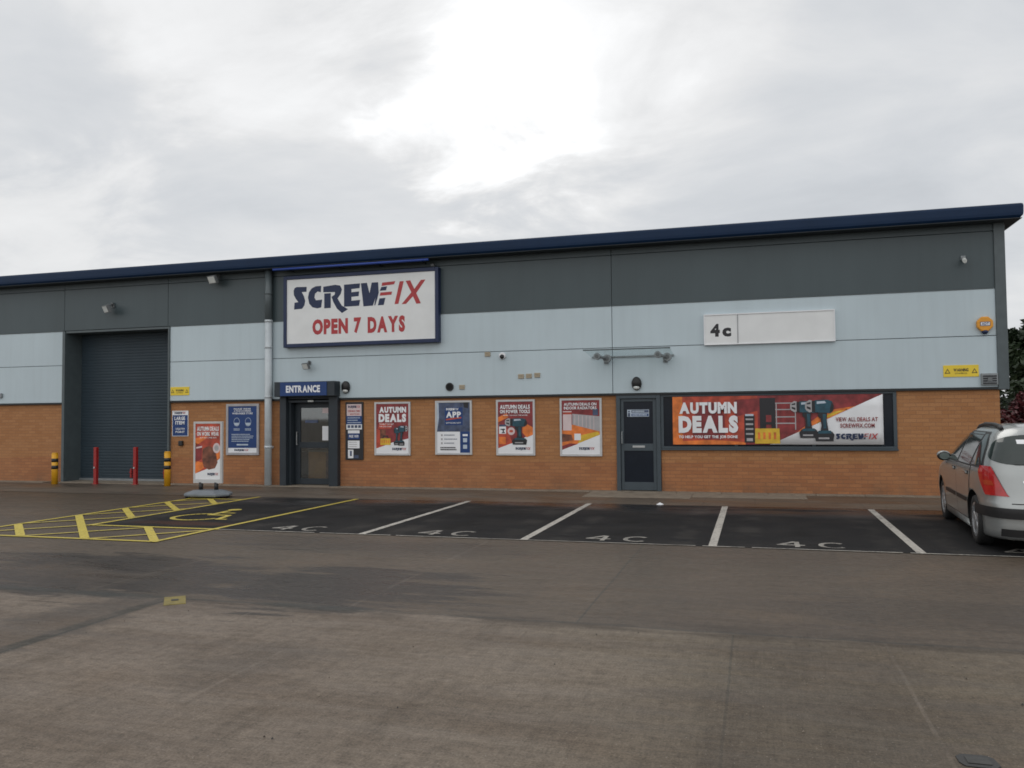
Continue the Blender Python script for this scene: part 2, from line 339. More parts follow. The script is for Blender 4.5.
M = dict(
    concrete=concrete_yard(), tarmac=tarmac(), pavement=pavement_mat(), brick=brick_mat(),
    plinth=mat('pale kerb concrete', (.21, .175, .135), .8, var=.25, scale=5, bump=.2),
    light=cladding('light grey cladding', (.47, .555, .595)), dark=cladding('dark grey cladding', (.050, .072, .080), dirt=.16),
    trim=mat('slate grey trim', (.075, .095, .102), .45, var=.12), drip=mat('black drip trim', (.012, .014, .016), .5),
    shutter=mat('blue grey shutter', (.033, .050, .064), .5, spec=.3, var=.10, scale=2, streak=.3),
    blue=mat('navy roof trim', (.006, .023, .062), .5, var=.12, scale=1.5, spec=.22), soffit=mat('dark soffit', (.03, .04, .05), .6),
    frame=mat('dark grey door frame', (.045, .062, .075), .42, var=.08), darkpane=mat('dark door panel', (.010, .014, .022), .2, var=.1, spec=.22), frame_dark=mat('charcoal entrance frame', (.026, .034, .042), .45, var=.1, spec=.35),
    glass=glass_mat('clear glass'), canopy_glass=glass_mat('thin canopy glass', (.93, .955, .955), .03, .25), tube_blue=mat('bright blue trough', (.02, .06, .30), .4), mirror=mat('mirror glass', (.12, .15, .14), .1), roof=mat('grey roof sheet', (.2, .21, .22), .5), inner=mat('pale inner wall', (.55, .53, .5), .8), 
    wood=mat('brown carton', (.38, .17, .05), .7, var=.25), black=mat('black plastic', (.012, .012, .013), .45), rubber=mat('tyre rubber', (.014, .014, .014), .75, bump=.2),
    white=mat('white sign panel', (.72, .735, .735), .45, var=.05, scale=3), navy=mat('navy print', (.006, .018, .066), .5, var=.1),
    red=mat('red print', (.40, .035, .040), .5, var=.1), frame_silver=mat('silver poster frame', (.50, .50, .50), .45, metal=.0, var=.08),
    print_white=mat('white print', (.76, .77, .79), .5, var=.05), print_blue=mat('royal blue print', (.004, .036, .155), .5, var=.12),
    print_maroon=mat('maroon print', (.21, .026, .028), .5, var=.5, scale=7), print_orange=mat('orange print', (.66, .17, .03), .5, var=.45, scale=6),
    print_red=mat('brick red print', (.42, .060, .030), .5, var=.5, scale=6), print_yellow=mat('yellow print', (.62, .40, .03), .5, var=.2, scale=12),
    print_grey=mat('grey print', (.36, .35, .36), .5, var=.15, scale=6), print_black=mat('black print', (.014, .014, .018), .5), print_teal=mat('teal print', (.014, .065, .095), .5, var=.35, scale=12),
    print_pink=mat('pale pink print', (.62, .50, .50), .5, var=.1), print_slate=mat('slate blue print', (.055, .075, .135), .5, var=.6, scale=8), print_brown=mat('brown print', (.16, .055, .03), .5, var=.75, scale=9),
    print_pale=mat('pale blue print', (.45, .52, .60), .5, var=.1),
    yellow=mat('yellow bollard paint', (.66, .33, .012), .45, var=.12, scale=9), redpaint=mat('red post paint', (.30, .014, .013), .4, var=.15, scale=9),
    sign_yellow=mat('yellow sign', (.76, .56, .04), .5, var=.06), alarm=mat('amber alarm plastic', (.70, .30, .02), .4),
    grey_plastic=mat('grey moulded base', (.16, .18, .20), .55, var=.15, bump=.1), beige=mat('beige vent', (.40, .34, .25), .6, var=.2), steel=mat('brushed steel', (.45, .46, .46), .35, metal=.8),
    lamp=mat('pale lamp lens', (.62, .64, .62), .2), lampbody=mat('lamp housing grey', (.13, .14, .145), .45), galv=mat('galvanised grey', (.24, .26, .27), .45, metal=.3, var=.15),
    pipe=mat('grey drainpipe', (.50, .545, .57), .45, var=.1), pipe_dark=mat('dark drainpipe', (.10, .122, .13), .45, var=.1),
    line_white=paint_line('worn white line', (.50, .47, .42), .8), line_yellow=paint_line('worn yellow line', (.54, .43, .060), .6), line_faint=paint_line('badly worn white paint', (.40, .375, .335), 1.0), line_thin=paint_line('thin worn edging', (.46, .43, .38), .8),
    carpaint=mat('silver car paint', (.35, .365, .36), .32, metal=.6, var=.03, coat=.6), carglass=mat('tinted car glass', (.022, .032, .030), .06, var=.2, spec=.6),
    carblack=mat('black car trim', (.014, .014, .015), .5), lens=mat('red lamp lens', (.42, .012, .014), .12, var=.2, scale=14, coat=.5), lens_amber=mat('amber lens', (.42, .05, .018), .15, coat=.4), lens_clear=mat('clear lamp lens', (.5, .5, .5), .1, coat=.5), chrome=mat('chrome strip', (.6, .62, .62), .15, metal=.9),
    alloy=mat('alloy wheel', (.36, .37, .38), .35, metal=.6), well=mat('wheel well black', (.006, .006, .006), .9), plate=mat('yellow number plate', (.62, .46, .05), .5),
    bark=mat('tree bark', (.05, .038, .028), .9, var=.3), leaf=foliage('dark green leaves', (.012, .024, .010), (.028, .048, .018)), leaf2=foliage('mid green leaves', (.018, .034, .012), (.042, .062, .022)),
    redleaf=foliage('maroon leaves', (.085, .014, .020), (.14, .028, .034), (.34, .24, .23)), iron=mat('cast iron', (.022, .022, .022), .6, bump=.3), cover_dark=mat('dark cover', (.04, .04, .038), .7, var=.3, scale=30), cover_yellow=mat('faded yellow cover', (.19, .15, .035), .7, var=.3, scale=14),
)

# ------------------------------------------------------------------ mesh builder
_font_cache = {}
def glyphs(s, bold=0.0, shear=0.0):
    key = (s, bold, shear)
    if key in _font_cache: return _font_cache[key]
    cu = bpy.data.curves.new('t', 'FONT'); cu.body = s; cu.offset = bold; cu.shear = shear; cu.resolution_u = 3
    o = bpy.data.objects.new('t', cu); COL.objects.link(o)
    dg = bpy.context.evaluated_depsgraph_get(); dg.update()
    me = bpy.data.meshes.new_from_object(o.evaluated_get(dg))
    vs = [(v.co.x, v.co.y) for v in me.vertices]; fs = [tuple(p.vertices) for p in me.polygons]
    bpy.data.objects.remove(o); bpy.data.curves.remove(cu); bpy.data.meshes.remove(me)
    _font_cache[key] = (vs, fs); return vs, fs

class MB:
    def __init__(s): s.v = []; s.f = []; s.m = []; s.mats = []; s.sm = []
    def mi(s, m):
        m = M[m] if isinstance(m, str) else m
        if m not in s.mats: s.mats.append(m)
        return s.mats.index(m)
    def face(s, idx, m, smooth=False): s.f.append(tuple(idx)); s.m.append(s.mi(m)); s.sm.append(smooth)
    def add(s, pts): k = len(s.v); s.v += [tuple(p) for p in pts]; return k
    def box(s, x0, x1, y0, y1, z0, z1, m):
        k = s.add([(x, y, z) for z in (z0, z1) for y in (y0, y1) for x in (x0, x1)])
        for q in ((0, 2, 3, 1), (4, 5, 7, 6), (0, 1, 5, 4), (2, 6, 7, 3), (0, 4, 6, 2), (1, 3, 7, 5)): s.face([k+i for i in q], m)
        return s
    def poly(s, pts, y, m):                 # flat, facing -Y
        a = sum(pts[i][0]*pts[(i+1) % len(pts)][1]-pts[(i+1) % len(pts)][0]*pts[i][1] for i in range(len(pts)))
        if a < 0: pts = pts[::-1]
        k = s.add([(p[0], y, p[1]) for p in pts]); s.face(range(k, k+len(pts)), m)
    def prism(s, pts, y0, y1, m, m2=None):   # outline in x,z; front y0, back y1
        a = sum(pts[i][0]*pts[(i+1) % len(pts)][1]-pts[(i+1) % len(pts)][0]*pts[i][1] for i in range(len(pts)))
        if a < 0: pts = pts[::-1]
        n = len(pts); k = s.add([(p[0], y0, p[1]) for p in pts]); s.add([(p[0], y1, p[1]) for p in pts])
        s.face(range(k, k+n), m); s.face(range(k+2*n-1, k+n-1, -1), m2 or m)
        for i in range(n): j = (i+1) % n; s.face((k+j, k+i, k+n+i, k+n+j), m2 or m)
    def flat(s, pts, z, m):                  # flat on the ground, facing up
        a = sum(pts[i][0]*pts[(i+1) % len(pts)][1]-pts[(i+1) % len(pts)][0]*pts[i][1] for i in range(len(pts)))
        if a < 0: pts = pts[::-1]
        k = s.add([(p[0], p[1], z) for p in pts]); s.face(range(k, k+len(pts)), m)
    def stripe(s, a, b, w, z, m):
        a, b = Vector(a), Vector(b); d = (b-a).normalized()*w/2; p = Vector((-d.y, d.x))
        s.flat([a+p, a-p, b-p, b+p], z, m)
    def cyl(s, p0, p1, r0, m, r1=None, n=20, caps=True, smooth=True):
        p0, p1 = Vector(p0), Vector(p1); r1 = r0 if r1 is None else r1
        ax = (p1-p0).normalized(); u = ax.orthogonal().normalized(); w = ax.cross(u)
        k = s.add([p0+(u*math.cos(t)+w*math.sin(t))*r0 for t in [2*math.pi*i/n for i in range(n)]]); s.add([p1+(u*math.cos(t)+w*math.sin(t))*r1 for t in [2*math.pi*i/n for i in range(n)]])
        for i in range(n): j = (i+1) % n; s.face((k+i, k+j, k+n+j, k+n+i), m, smooth)
        if caps: s.face(range(k+n-1, k-1, -1), m); s.face(range(k+n, k+2*n), m)
    def tube(s, pts, rs, m, n=8):
        for i in range(len(pts)-1): s.cyl(pts[i], pts[i+1], rs[i], m, rs[i+1], n, caps=(i in (0, len(pts)-2)))
    def ball(s, c, r, m, n=14, h=8, z0=-1.0):
        rx, ry, rz = (r, r, r) if isinstance(r, (int, float)) else r
        a0 = math.asin(z0); k = len(s.v)
        for j in range(h+1):
            a = a0+(math.pi/2-a0)*j/h
            for i in range(n): t = 2*math.pi*i/n; s.v.append((c[0]+rx*math.cos(a)*math.cos(t), c[1]+ry*math.cos(a)*math.sin(t), c[2]+rz*math.sin(a)))
        for j in range(h):
            for i in range(n): q = (i+1) % n; s.face((k+j*n+i, k+j*n+q, k+(j+1)*n+q, k+(j+1)*n+i), m, True)
    def text(s, t, x0, x1, z0, z1, y, m, bold=0.0, shear=0.0, depth=0):
        pen = 0.0; placed = []
        for ch in t:                      # letter by letter, so thick letters never overlap
            if ch == ' ': pen += .30; continue
            vs, fs = glyphs(ch, bold, shear); lo, hi = min(v[0] for v in vs), max(v[0] for v in vs)
            placed.append((pen-lo, vs, fs)); pen += hi-lo+.055
        az = min(v[1] for _, vs, _f in placed for v in vs); bz = max(v[1] for _, vs, _f in placed for v in vs)
        fx, fz = (x1-x0)/(pen-.055), (z1-z0)/(bz-az)
        for off, vs, fs in placed:
            k = s.add([(x0+(v[0]+off)*fx, y, z0+(v[1]-az)*fz) for v in vs])
            for f in fs:
                a = sum(vs[f[i]][0]*vs[f[(i+1) % len(f)]][1]-vs[f[(i+1) % len(f)]][0]*vs[f[i]][1] for i in range(len(f)))
                s.face([k+i for i in (f if a > 0 else f[::-1])], m)
    def disc(s, x, z, r, y, m, rz=None, n=20): s.poly([(x+r*math.cos(2*math.pi*i/n), z+(rz or r)*math.sin(2*math.pi*i/n)) for i in range(n)], y, m)
    def shift(s, d): s.v = [(a+d[0], b+d[1], c+d[2]) for a, b, c in s.v]; return s
    def build(s, name, parent=None, bevel=0.0, world=True, seg=2):
        """link as ONE mesh object; coordinates are world unless world=False"""
        org = Vector((0, 0, 0)); p = parent
        while p is not None: org += p.location; p = p.parent
        me = bpy.data.meshes.new(name)
        me.from_pydata([tuple(Vector(v)-org) for v in s.v] if world else s.v, [], s.f)
        for m in s.mats: me.materials.append(m)
        me.polygons.foreach_set('material_index', s.m); me.polygons.foreach_set('use_smooth', s.sm); me.update()
        o = bpy.data.objects.new(name, me); COL.objects.link(o)
        if parent is not None: o.parent = parent
        if bevel:
            b = o.modifiers.new('bevel', 'BEVEL'); b.width = bevel; b.segments = seg; b.limit_method = 'ANGLE'; b.angle_limit = math.radians(40)
        return o

def tag(o, label, cat, group=None):
    o['label'] = label; o['category'] = cat
    if group: o['group'] = group
    return o
def thing(name, label, cat, loc, rot=(0, 0, 0), group=None):
    o = bpy.data.objects.new(name, None); COL.objects.link(o); o.location = loc; o.rotation_euler = rot; o.empty_display_size = .2
    return tag(o, label, cat, group)
def structure(o): o['kind'] = 'structure'; return o
def copy_tree(o, parent=None):
    c = o.copy(); COL.objects.link(c)
    if parent is not None: c.parent = parent
    for ch in list(o.children): copy_tree(ch, c)
    return c

D = 17.58        # face of the cladding
BY = D + .045    # face of the brickwork
XL, XR = -34.0, 4.42

# ------------------------------------------------------------------ ground
g = MB(); s_ = 1500
g.flat([(-s_, -s_), (s_, -s_), (s_, s_), (-s_, s_)], 0, 'concrete'); structure(g.build('ground'))
# tarmac parking bays
tarm = MB(); tarm.flat([(-9.80, 10.45), (-7.66, 10.47), (-7.6, 10.42), (-2.0, 10.43), (6.9, 10.43), (6.9, 15.12), (-9.80, 14.95)], .004, 'tarmac'); structure(tarm.build('parking_bays'))
# pavement strip along the wall
pv = MB(); pv.flat([(XL, 15.25), (-9.80, 14.95), (6.9, 15.12), (6.9, 17.30), (XL, 17.30)], .005, 'pavement'); structure(pv.build('pavement'))
kb = MB()
x = XL
while x < 5.0:
    if not (-17.4 < x+.45 < -14.2):
        kb.box(x+.004, x+.896, 17.30, D+.2, -.05, .016+rnd.uniform(0, .005), 'plinth')
    x += .9
structure(kb.build('kerb', bevel=.006))
sl_ = MB(); sl_.box(-3.35, -1.25, 16.25, 17.296, -.05, .012, 'plinth'); sl_.box(-1.245, .9, 16.55, 17.296, -.05, .011, 'plinth'); structure(sl_.build('paving_slab', bevel=.004))
th = MB(); th.box(-17.42, -14.16, 17.30, D+.62, -.05, .02, 'plinth'); structure(th.build('door_sill', bevel=.006))

# painted markings: one object each
def marking(name, fill):
    b = MB(); fill(b); return structure(b.build(name))
for (xa, ya), (xb, yb) in (((-5.25, 10.45), (-5.27, 14.98)), ((-2.93, 10.45), (-2.95, 15.0)), ((-.54, 10.45), (-.55, 14.98)), ((1.78, 10.45), (1.80, 14.98)), ((4.25, 10.45), (4.22, 14.98))):
    marking('bay_line', lambda b: b.stripe((xa, ya), (xb, yb), .10, .008, 'line_white'))
marking('bay_edge_line', lambda b: [b.stripe((-7.62+i*.58, 10.425), (-7.62+i*.58+rnd.choice((.58, .58, .5)), 10.427), rnd.uniform(.026, .045), .0085, 'line_thin') for i in range(24)])
YL = .0085
def hatch(b):
    w = .085
    A, B_ = (-11.03, 9.16), (-11.03, 14.4)
    b.stripe(A, B_, w, YL, 'line_yellow'); b.stripe((-11.08, 9.2), (-7.56, 9.2), w, YL+.0004, 'line_yellow')
    b.stripe((-9.80, 10.35), (-9.80, 14.95), w, YL+.0008, 'line_yellow'); b.stripe((-9.85, 10.43), (-7.52, 10.43), w, YL+.0012, 'line_yellow')
    b.stripe((-11.08, 14.37), (-9.75, 14.37), w, YL+.0016, 'line_yellow')
    b.stripe((-7.61, 9.15), (-7.58, 14.92), w, YL+.002, 'line_yellow')
    def inside(p): return (-11.03 < p.x < -9.8 and 9.2 < p.y < 14.37) or (-11.03 < p.x < -7.6 and 9.2 < p.y < 10.43)
    def clip(c, sgn, z, w):
        # line x = t, y = c + sgn*t, kept inside the L-shaped zone
        ts = [-11.1+i*.01 for i in range(360)]; run = None
        for t in ts+[99]:
            ok = t < 50 and inside(Vector((t, c+sgn*t)))
            if ok and run is None: run = t
            if not ok and run is not None:
                if last-run > .05: b.stripe((run, c+sgn*run), (last, c+sgn*last), w, z, 'line_yellow')
                run = None
            last = t
    for i, (p, q) in enumerate((((-11.0, 10.24), (-9.86, 9.22)), ((-11.02, 11.46), (-8.76, 9.22)), ((-11.02, 12.53), (-9.82, 11.33)), ((-11.0, 13.62), (-9.82, 12.43)), ((-8.74, 10.41), (-7.63, 9.22)), ((-10.55, 14.34), (-9.82, 13.5)))): b.stripe(p, q, .115, YL+.0024+i*.0001, 'line_yellow')
    for c in (17.9, 19.05, 20.2, 21.35, 22.5, 23.65, 24.8): clip(c, 1, YL+.0032, .07)
marking('hatched_zone', hatch)
def wheelchair(b):
    z = YL; m = 'line_yellow'; cx, cy = -8.80, 11.85
    # pictogram read from the lane: wheel arc, back, seat, leg, head
    pts = [(cx+.42*math.cos(a), cy-.15+.42*math.sin(a)) for a in [math.radians(100+i*12) for i in range(21)]]
    for p, q in zip(pts, pts[1:]): b.stripe(p, (q[0]+(q[0]-p[0])*.1, q[1]+(q[1]-p[1])*.1), .085, z, m)
    b.stripe((cx-.05, cy+.72), (cx, cy+.10), .10, z+.0004, m); b.stripe((cx-.04, cy+.12), (cx+.38, cy+.12), .09, z+.0008, m)
    b.stripe((cx+.36, cy+.15), (cx+.52, cy-.42), .09, z+.0012, m); b.stripe((cx-.03, cy+.42), (cx+.28, cy+.42), .07, z+.0008, m)
    b.stripe((cx+.5, cy-.40), (cx+.66, cy-.36), .08, z+.0016, m)
    b.flat([(cx-.05+.12*math.cos(t), cy+.88+.12*math.sin(t)) for t in [i*math.pi/8 for i in range(16)]], z, m)
marking('disabled_symbol', wheelchair)
def bay_number(b, cx, cy):
    z = .0085; m = 'line_faint'; h = .42; w = .06
    x4 = cx-.27
    b.stripe((x4+.10, cy-h/2), (x4+.10, cy+h/2), w, z, m); b.stripe((x4-.13, cy-h*.16), (x4+.19, cy-h*.16), w, z+.0004, m); b.stripe((x4-.12, cy-h*.2), (x4+.08, cy+h*.5), w, z+.0008, m)
    pc = [(cx+.25+.145*math.cos(a), cy+h*.46*math.sin(a)) for a in [math.radians(48+i*12) for i in range(23)]]
    for p, q in zip(pc, pc[1:]): b.stripe(p, (q[0]+(q[0]-p[0])*.15, q[1]+(q[1]-p[1])*.15), w, z, m)
for cx in (-6.42, -4.12, -1.76, .62, 3.1): marking('bay_number', lambda b: bay_number(b, cx, 10.80))

# ------------------------------------------------------------------ warehouse
bld = thing('warehouse_building', 'long warehouse unit with orange brick base, pale grey and slate cladding and navy roof edge', 'building', (-8, D, 0))
b = MB(); T = .28
def wseg(x0, x1, z0, z1): b.box(x0, x1, BY, BY+T, z0, z1, 'brick')
wseg(XL, -17.42, -.1, 2.05); wseg(-14.16, -10.92, -.1, 2.05); wseg(-9.40, -2.86, -.1, 2.05); wseg(-1.92, 2.63, -.1, .90); wseg(2.63, XR, -.1, 2.05)
b.box(XR-T, XR, BY+T, D+30, -.1, 2.05, 'brick')
b.build('brick_wall', bld)
# pale cladding: sheets with open joints over a dark backing
def sheets(bb, spans, zs, y0, y1, m, gap=.007):
    for x0, x1 in spans:
        for z0, z1 in zs: bb.box(x0+gap, x1-gap, y0, y1, z0+gap, z1-gap, m)
lc = MB()
sheets(lc, [(XL, -26.8), (-26.8, -17.46)], [(2.075, 3.056), (3.056, 3.955)], D, D+.08, 'light', .006)
sheets(lc, [(-14.13, -11.19), (-11.19, -2.92), (-2.92, 4.40)], [(2.075, 3.056), (3.056, 3.955)], D, D+.08, 'light', .006)
lc.build('pale_cladding', bld, bevel=.004)
dc = MB()
sheets(dc, [(XL, -26.8), (-26.8, -17.44), (-17.44, -14.2), (-14.2, -11.19), (-11.19, -2.92), (-2.92, 4.40)], [(3.965, 5.05), (5.05, 5.30)], D+.004, D+.084, 'dark', .005)
dc.build('slate_cladding', bld, bevel=.003)
bk = MB()
bk.box(XL, -17.46, D+.082, D+.30, 2.06, 5.28, 'trim'); bk.box(-14.13, 4.40, D+.086, D+.30, 2.06, 5.28, 'trim'); bk.box(-17.46, -14.13, D+.086, D+.30, 3.96, 5.28, 'trim')
bk.build('wall_lining', bld)
tr = MB()
tr.box(XL, -17.47, D-.02, D+.10, 2.036, 2.072, 'drip'); tr.box(-14.12, 4.40, D-.02, D+.10, 2.036, 2.072, 'drip')
tr.box(XL, -17.47, D-.012, D+.03, 3.948, 3.968, 'trim'); tr.box(-14.12, 4.40, D-.012, D+.03, 3.948, 3.968, 'trim')
tr.build('drip_trim', bld, bevel=.003)
ct = MB()
ct.box(4.385, 4.575, D-.035, D+.16, 2.03, 5.24, 'trim'); ct.box(4.545, 4.575, D+.16, D+30, 2.03, 5.24, 'trim'); ct.build('corner_trim', bld, bevel=.012)
sw = MB(); sw.box(4.45, 4.54, D+.163, D+30, 2.07, 3.95, 'light'); sw.box(4.452, 4.542, D+.163, D+30, 3.96, 5.2, 'dark'); sw.build('side_cladding', bld)
# shutter opening: reveals, lintel, shutter
rv = MB()
rv.box(-17.47, -17.385, D-.03, D+.62, .0, 3.955, 'trim'); rv.box(-14.175, -14.125, D-.03, D+.62, 0, 3.955, 'trim'); rv.box(-17.385, -14.175, D-.005, D+.62, 3.90, 3.955, 'trim')
rv.build('shutter_surround', bld, bevel=.006)
sh = MB(); n_sl = 50; z0, z1 = .05, 3.90
prof = []
for i in range(n_sl):
    za = z0+(z1-z0)*i/n_sl; h = (z1-z0)/n_sl
    prof += [(za, .0), (za+.06*h, -.006), (za+.5*h, -.009), (za+.92*h, -.006), (za+.98*h, 0)]
prof.append((z1, 0)); k0 = sh.add([(x, D+.55+dy, z) for z, dy in prof for x in (-17.385, -14.175)])
for i in range(len(prof)-1): sh.face((k0+2*i, k0+2*i+1, k0+2*i+3, k0+2*i+2), 'shutter')
sh.box(-17.385, -14.175, D+.50, D+.58, .021, .075, 'galv')
shut = sh.build('roller_shutter', bld)
for lx in (-15.72, -14.68): lk = MB(); lk.box(lx-.025, lx+.025, D+.49, D+.525, .10, .34, 'redpaint'); lk.cyl((lx, D+.48, .24), (lx, D+.51, .24), .035, 'redpaint'); lk.build('shutter_lock', shut, bevel=.005)

# roof, fascia and soffit
fa = MB()
def fascia(bb, y, x_end):
    pr = [(y+.03, 5.21), (y-.004, 5.25), (y-.010, 5.30), (y-.012, 5.42), (y-.004, 5.455), (y+.02, 5.472), (y+.12, 5.475), (y+.12, 5.21)]
    n = len(pr); k = bb.add([(XL-.3, a, c) for a, c in pr]); bb.add([(x_end+(y-a), a, c) for a, c in pr])
    for i in range(n): j = (i+1) % n; bb.face((k+i, k+n+i, k+n+j, k+j), 'blue')
    # return down the side of the roof
    q = bb.add([(x_end+(y-a), a, c) for a, c in pr]); bb.add([(x_end+(y-a), D+30, c) for a, c in pr])
    for i in range(n): j = (i+1) % n; bb.face((q+i, q+n+i, q+n+j, q+j), 'blue')
    bb.face([k+i for i in range(n)][::-1], 'blue')
fascia(fa, D-.35, 4.80); fa.build('roof_fascia', bld)
sf = MB(); sf.box(XL, 4.79, D-.345, D+.003, 5.19, 5.199, 'soffit'); sf.box(4.58, 4.79, D+.003, D+30, 5.19, 5.199, 'soffit'); sf.build('soffit', bld)
rf = MB(); rf.prism([(XL-.25, 5.30), (4.66, 5.30), (4.66, 5.44), (XL-.25, 5.44)], D-.22, D+30, 'roof'); rf.build('roof', bld)
bw = MB(); bw.box(XL, 4.4, D+29.6, D+30, 0, 5.29, 'dark'); bw.box(XL, XL+.3, D+.35, D+29.6, 0, 5.29, 'dark'); bw.build('rear_wall', bld)
# drainpipe
dp = MB(); dp.cyl((-11.24, D-.10, .02), (-11.24, D-.10, 3.96), .085, 'pipe', n=20); dp.cyl((-11.24, D-.10, 3.96), (-11.24, D-.10, 5.20), .085, 'pipe_dark', n=20)
for z in (.9, 2.1, 3.3, 3.93): dp.cyl((-11.24, D-.10, z), (-11.24, D-.10, z+.06), .091, 'pipe'); dp.box(-11.30, -11.18, D-.02, D+.06, z, z+.05, 'pipe')
dp.cyl((-11.24, D-.10, 4.6), (-11.24, D-.10, 4.66), .091, 'pipe_dark')
dp.build('drainpipe', bld)

# customer entrance: surround, recessed glazed door, dark shutter box above
es = MB()
es.box(-10.93, -10.76, D-.10, D+.34, .0, 2.12, 'frame_dark'); es.box(-9.62, -9.395, D-.10, D+.34, .0, 2.12, 'frame_dark'); es.box(-10.76, -9.62, D-.02, D+.34, 1.985, 2.12, 'frame_dark')
es.box(-10.76, -10.70, D+.02, D+.34, .02, 1.985, 'frame_dark'); es.box(-9.67, -9.62, D+.02, D+.34, .02, 1.985, 'frame_dark')
es.build('entrance_surround', bld, bevel=.006)
eb = MB(); eb.box(-10.97, -9.375, D-.28, D-.002, 2.125, 2.475, 'frame_dark'); ebx = eb.build('entrance_shutter_box', bld, bevel=.012)
el = MB(); el.box(-10.20, -10.06, D-.06, D-.025, 1.995, 2.04, 'lamp'); el.build('door_sensor', ebx, bevel=.008)
ed = MB()
for q in ((-10.69, -10.55, .03, 1.98), (-9.80, -9.68, .03, 1.98)): ed.box(q[0], q[1], D+.20, D+.25, q[2], q[3], 'frame_dark')
ed.box(-10.55, -9.80, D+.20, D+.25, .03, .17, 'frame_dark'); ed.box(-10.55, -9.80, D+.20, D+.25, .90, 1.04, 'frame_dark'); ed.box(-10.55, -9.80, D+.20, D+.25, 1.86, 1.98, 'frame_dark')
edo = ed.build('entrance_door', bld, bevel=.004)
gp = MB(); gp.box(-10.552, -9.798, D+.222, D+.228, .168, .902, 'glass'); gp.build('door_glass', edo)
gp = MB(); gp.box(-10.552, -9.798, D+.222, D+.228, 1.038, 1.862, 'glass'); gp.build('door_glass', edo)
hd = MB(); hd.tube([(-10.62, D+.20, .98), (-10.62, D+.15, .98), (-10.62, D+.15, 1.28), (-10.62, D+.20, 1.28)], [.011]*4, 'steel'); hd.build('handle', edo)
iw = MB()
iw.box(-12.2, -8.4, D+3.4, D+3.45, -.0, 2.7, 'inner'); iw.box(-12.25, -12.2, D+.36, D+3.45, 0, 2.7, 'inner'); iw.box(-8.4, -8.35, D+.36, D+3.45, 0, 2.7, 'inner'); iw.box(-12.2, -8.4, D+.36, D+3.4, 2.62, 2.7, 'inner')
iw.box(-12.2, -8.4, D+.345, D+3.4, .006, .02, 'plinth'); iw.build('shop_interior', bld)
ct = thing('service_counter', 'brown fronted counter seen through the lower glass of the entrance door', 'counter', (-10.2, D+.95, .02))
q = MB(); q.box(-10.46, -9.78, D+.42, D+1.3, .02, .80, 'wood'); q.box(-10.62, -9.5, D+.40, D+1.34, .80, .84, 'plinth'); q.box(-9.98, -9.9, D+.412, D+.42, .05, .78, 'print_brown'); q.build('counter_body', ct, bevel=.01)

# grey personnel door
pd = MB()
pd.box(-2.855, -2.77, D-.01, D+.16, .02, 2.034, 'frame'); pd.box(-2.01, -1.925, D-.01, D+.16, .02, 2.034, 'frame'); pd.box(-2.77, -2.01, D-.01, D+.16, 1.965, 2.034, 'frame')
pd.build('door_frame', bld, bevel=.005)
pl = MB()
pl.box(-2.765, -2.70, D+.03, D+.085, .03, 1.96, 'frame'); pl.box(-2.085, -2.015, D+.03, D+.085, .03, 1.96, 'frame')
for a, c in ((.03, .20), (.86, 1.01), (1.90, 1.96)): pl.box(-2.70, -2.085, D+.03, D+.085, a, c, 'frame')
pdo = pl.build('side_door', bld, bevel=.004)
pp = MB(); pp.box(-2.702, -2.083, D+.048, D+.066, .198, .862, 'darkpane'); pp.build('door_panel', pdo)
pp = MB(); pp.box(-2.702, -2.083, D+.048, D+.066, 1.008, 1.902, 'darkpane'); pp.build('door_panel', pdo)
lb = MB(); lb.box(-2.52, -2.26, D+.018, D+.03, .925, .97, 'steel'); lb.build('letterbox', pdo, bevel=.004)
hn = MB(); hn.tube([(-2.735, D+.03, 1.02), (-2.735, D-.03, 1.02), (-2.735, D-.03, 1.26), (-2.735, D+.03, 1.26)], [.014]*4, 'galv'); hn.build('handle', pdo)
# dark wide window behind the banner
wn = MB()
wn.box(-1.924, 2.63, BY-.02, BY+.12, .905, .955, 'frame'); wn.box(-1.924, -1.86, BY-.02, BY+.12, .955, 2.034, 'frame'); wn.box(2.565, 2.63, BY-.02, BY+.12, .955, 2.034, 'frame'); wn.box(-1.86, 2.565, BY-.02, BY+.12, 1.99, 2.034, 'frame')
for mx_ in (-.4, 1.1): wn.box(mx_-.03, mx_+.03, BY-.01, BY+.10, .955, 1.99, 'frame')
wno = wn.build('window', bld, bevel=.004)
for a, c in ((-1.86, -.43), (-.37, 1.07), (1.13, 2.565)):
    wg = MB(); wg.box(a, c, BY+.03, BY+.04, .955, 1.99, 'darkpane'); wg.build('window_pane', wno)
ws = MB(); ws.box(-1.925, 2.64, BY-.055, BY+.0, .875, .903, 'frame'); ws.build('sill', wno, bevel=.004)

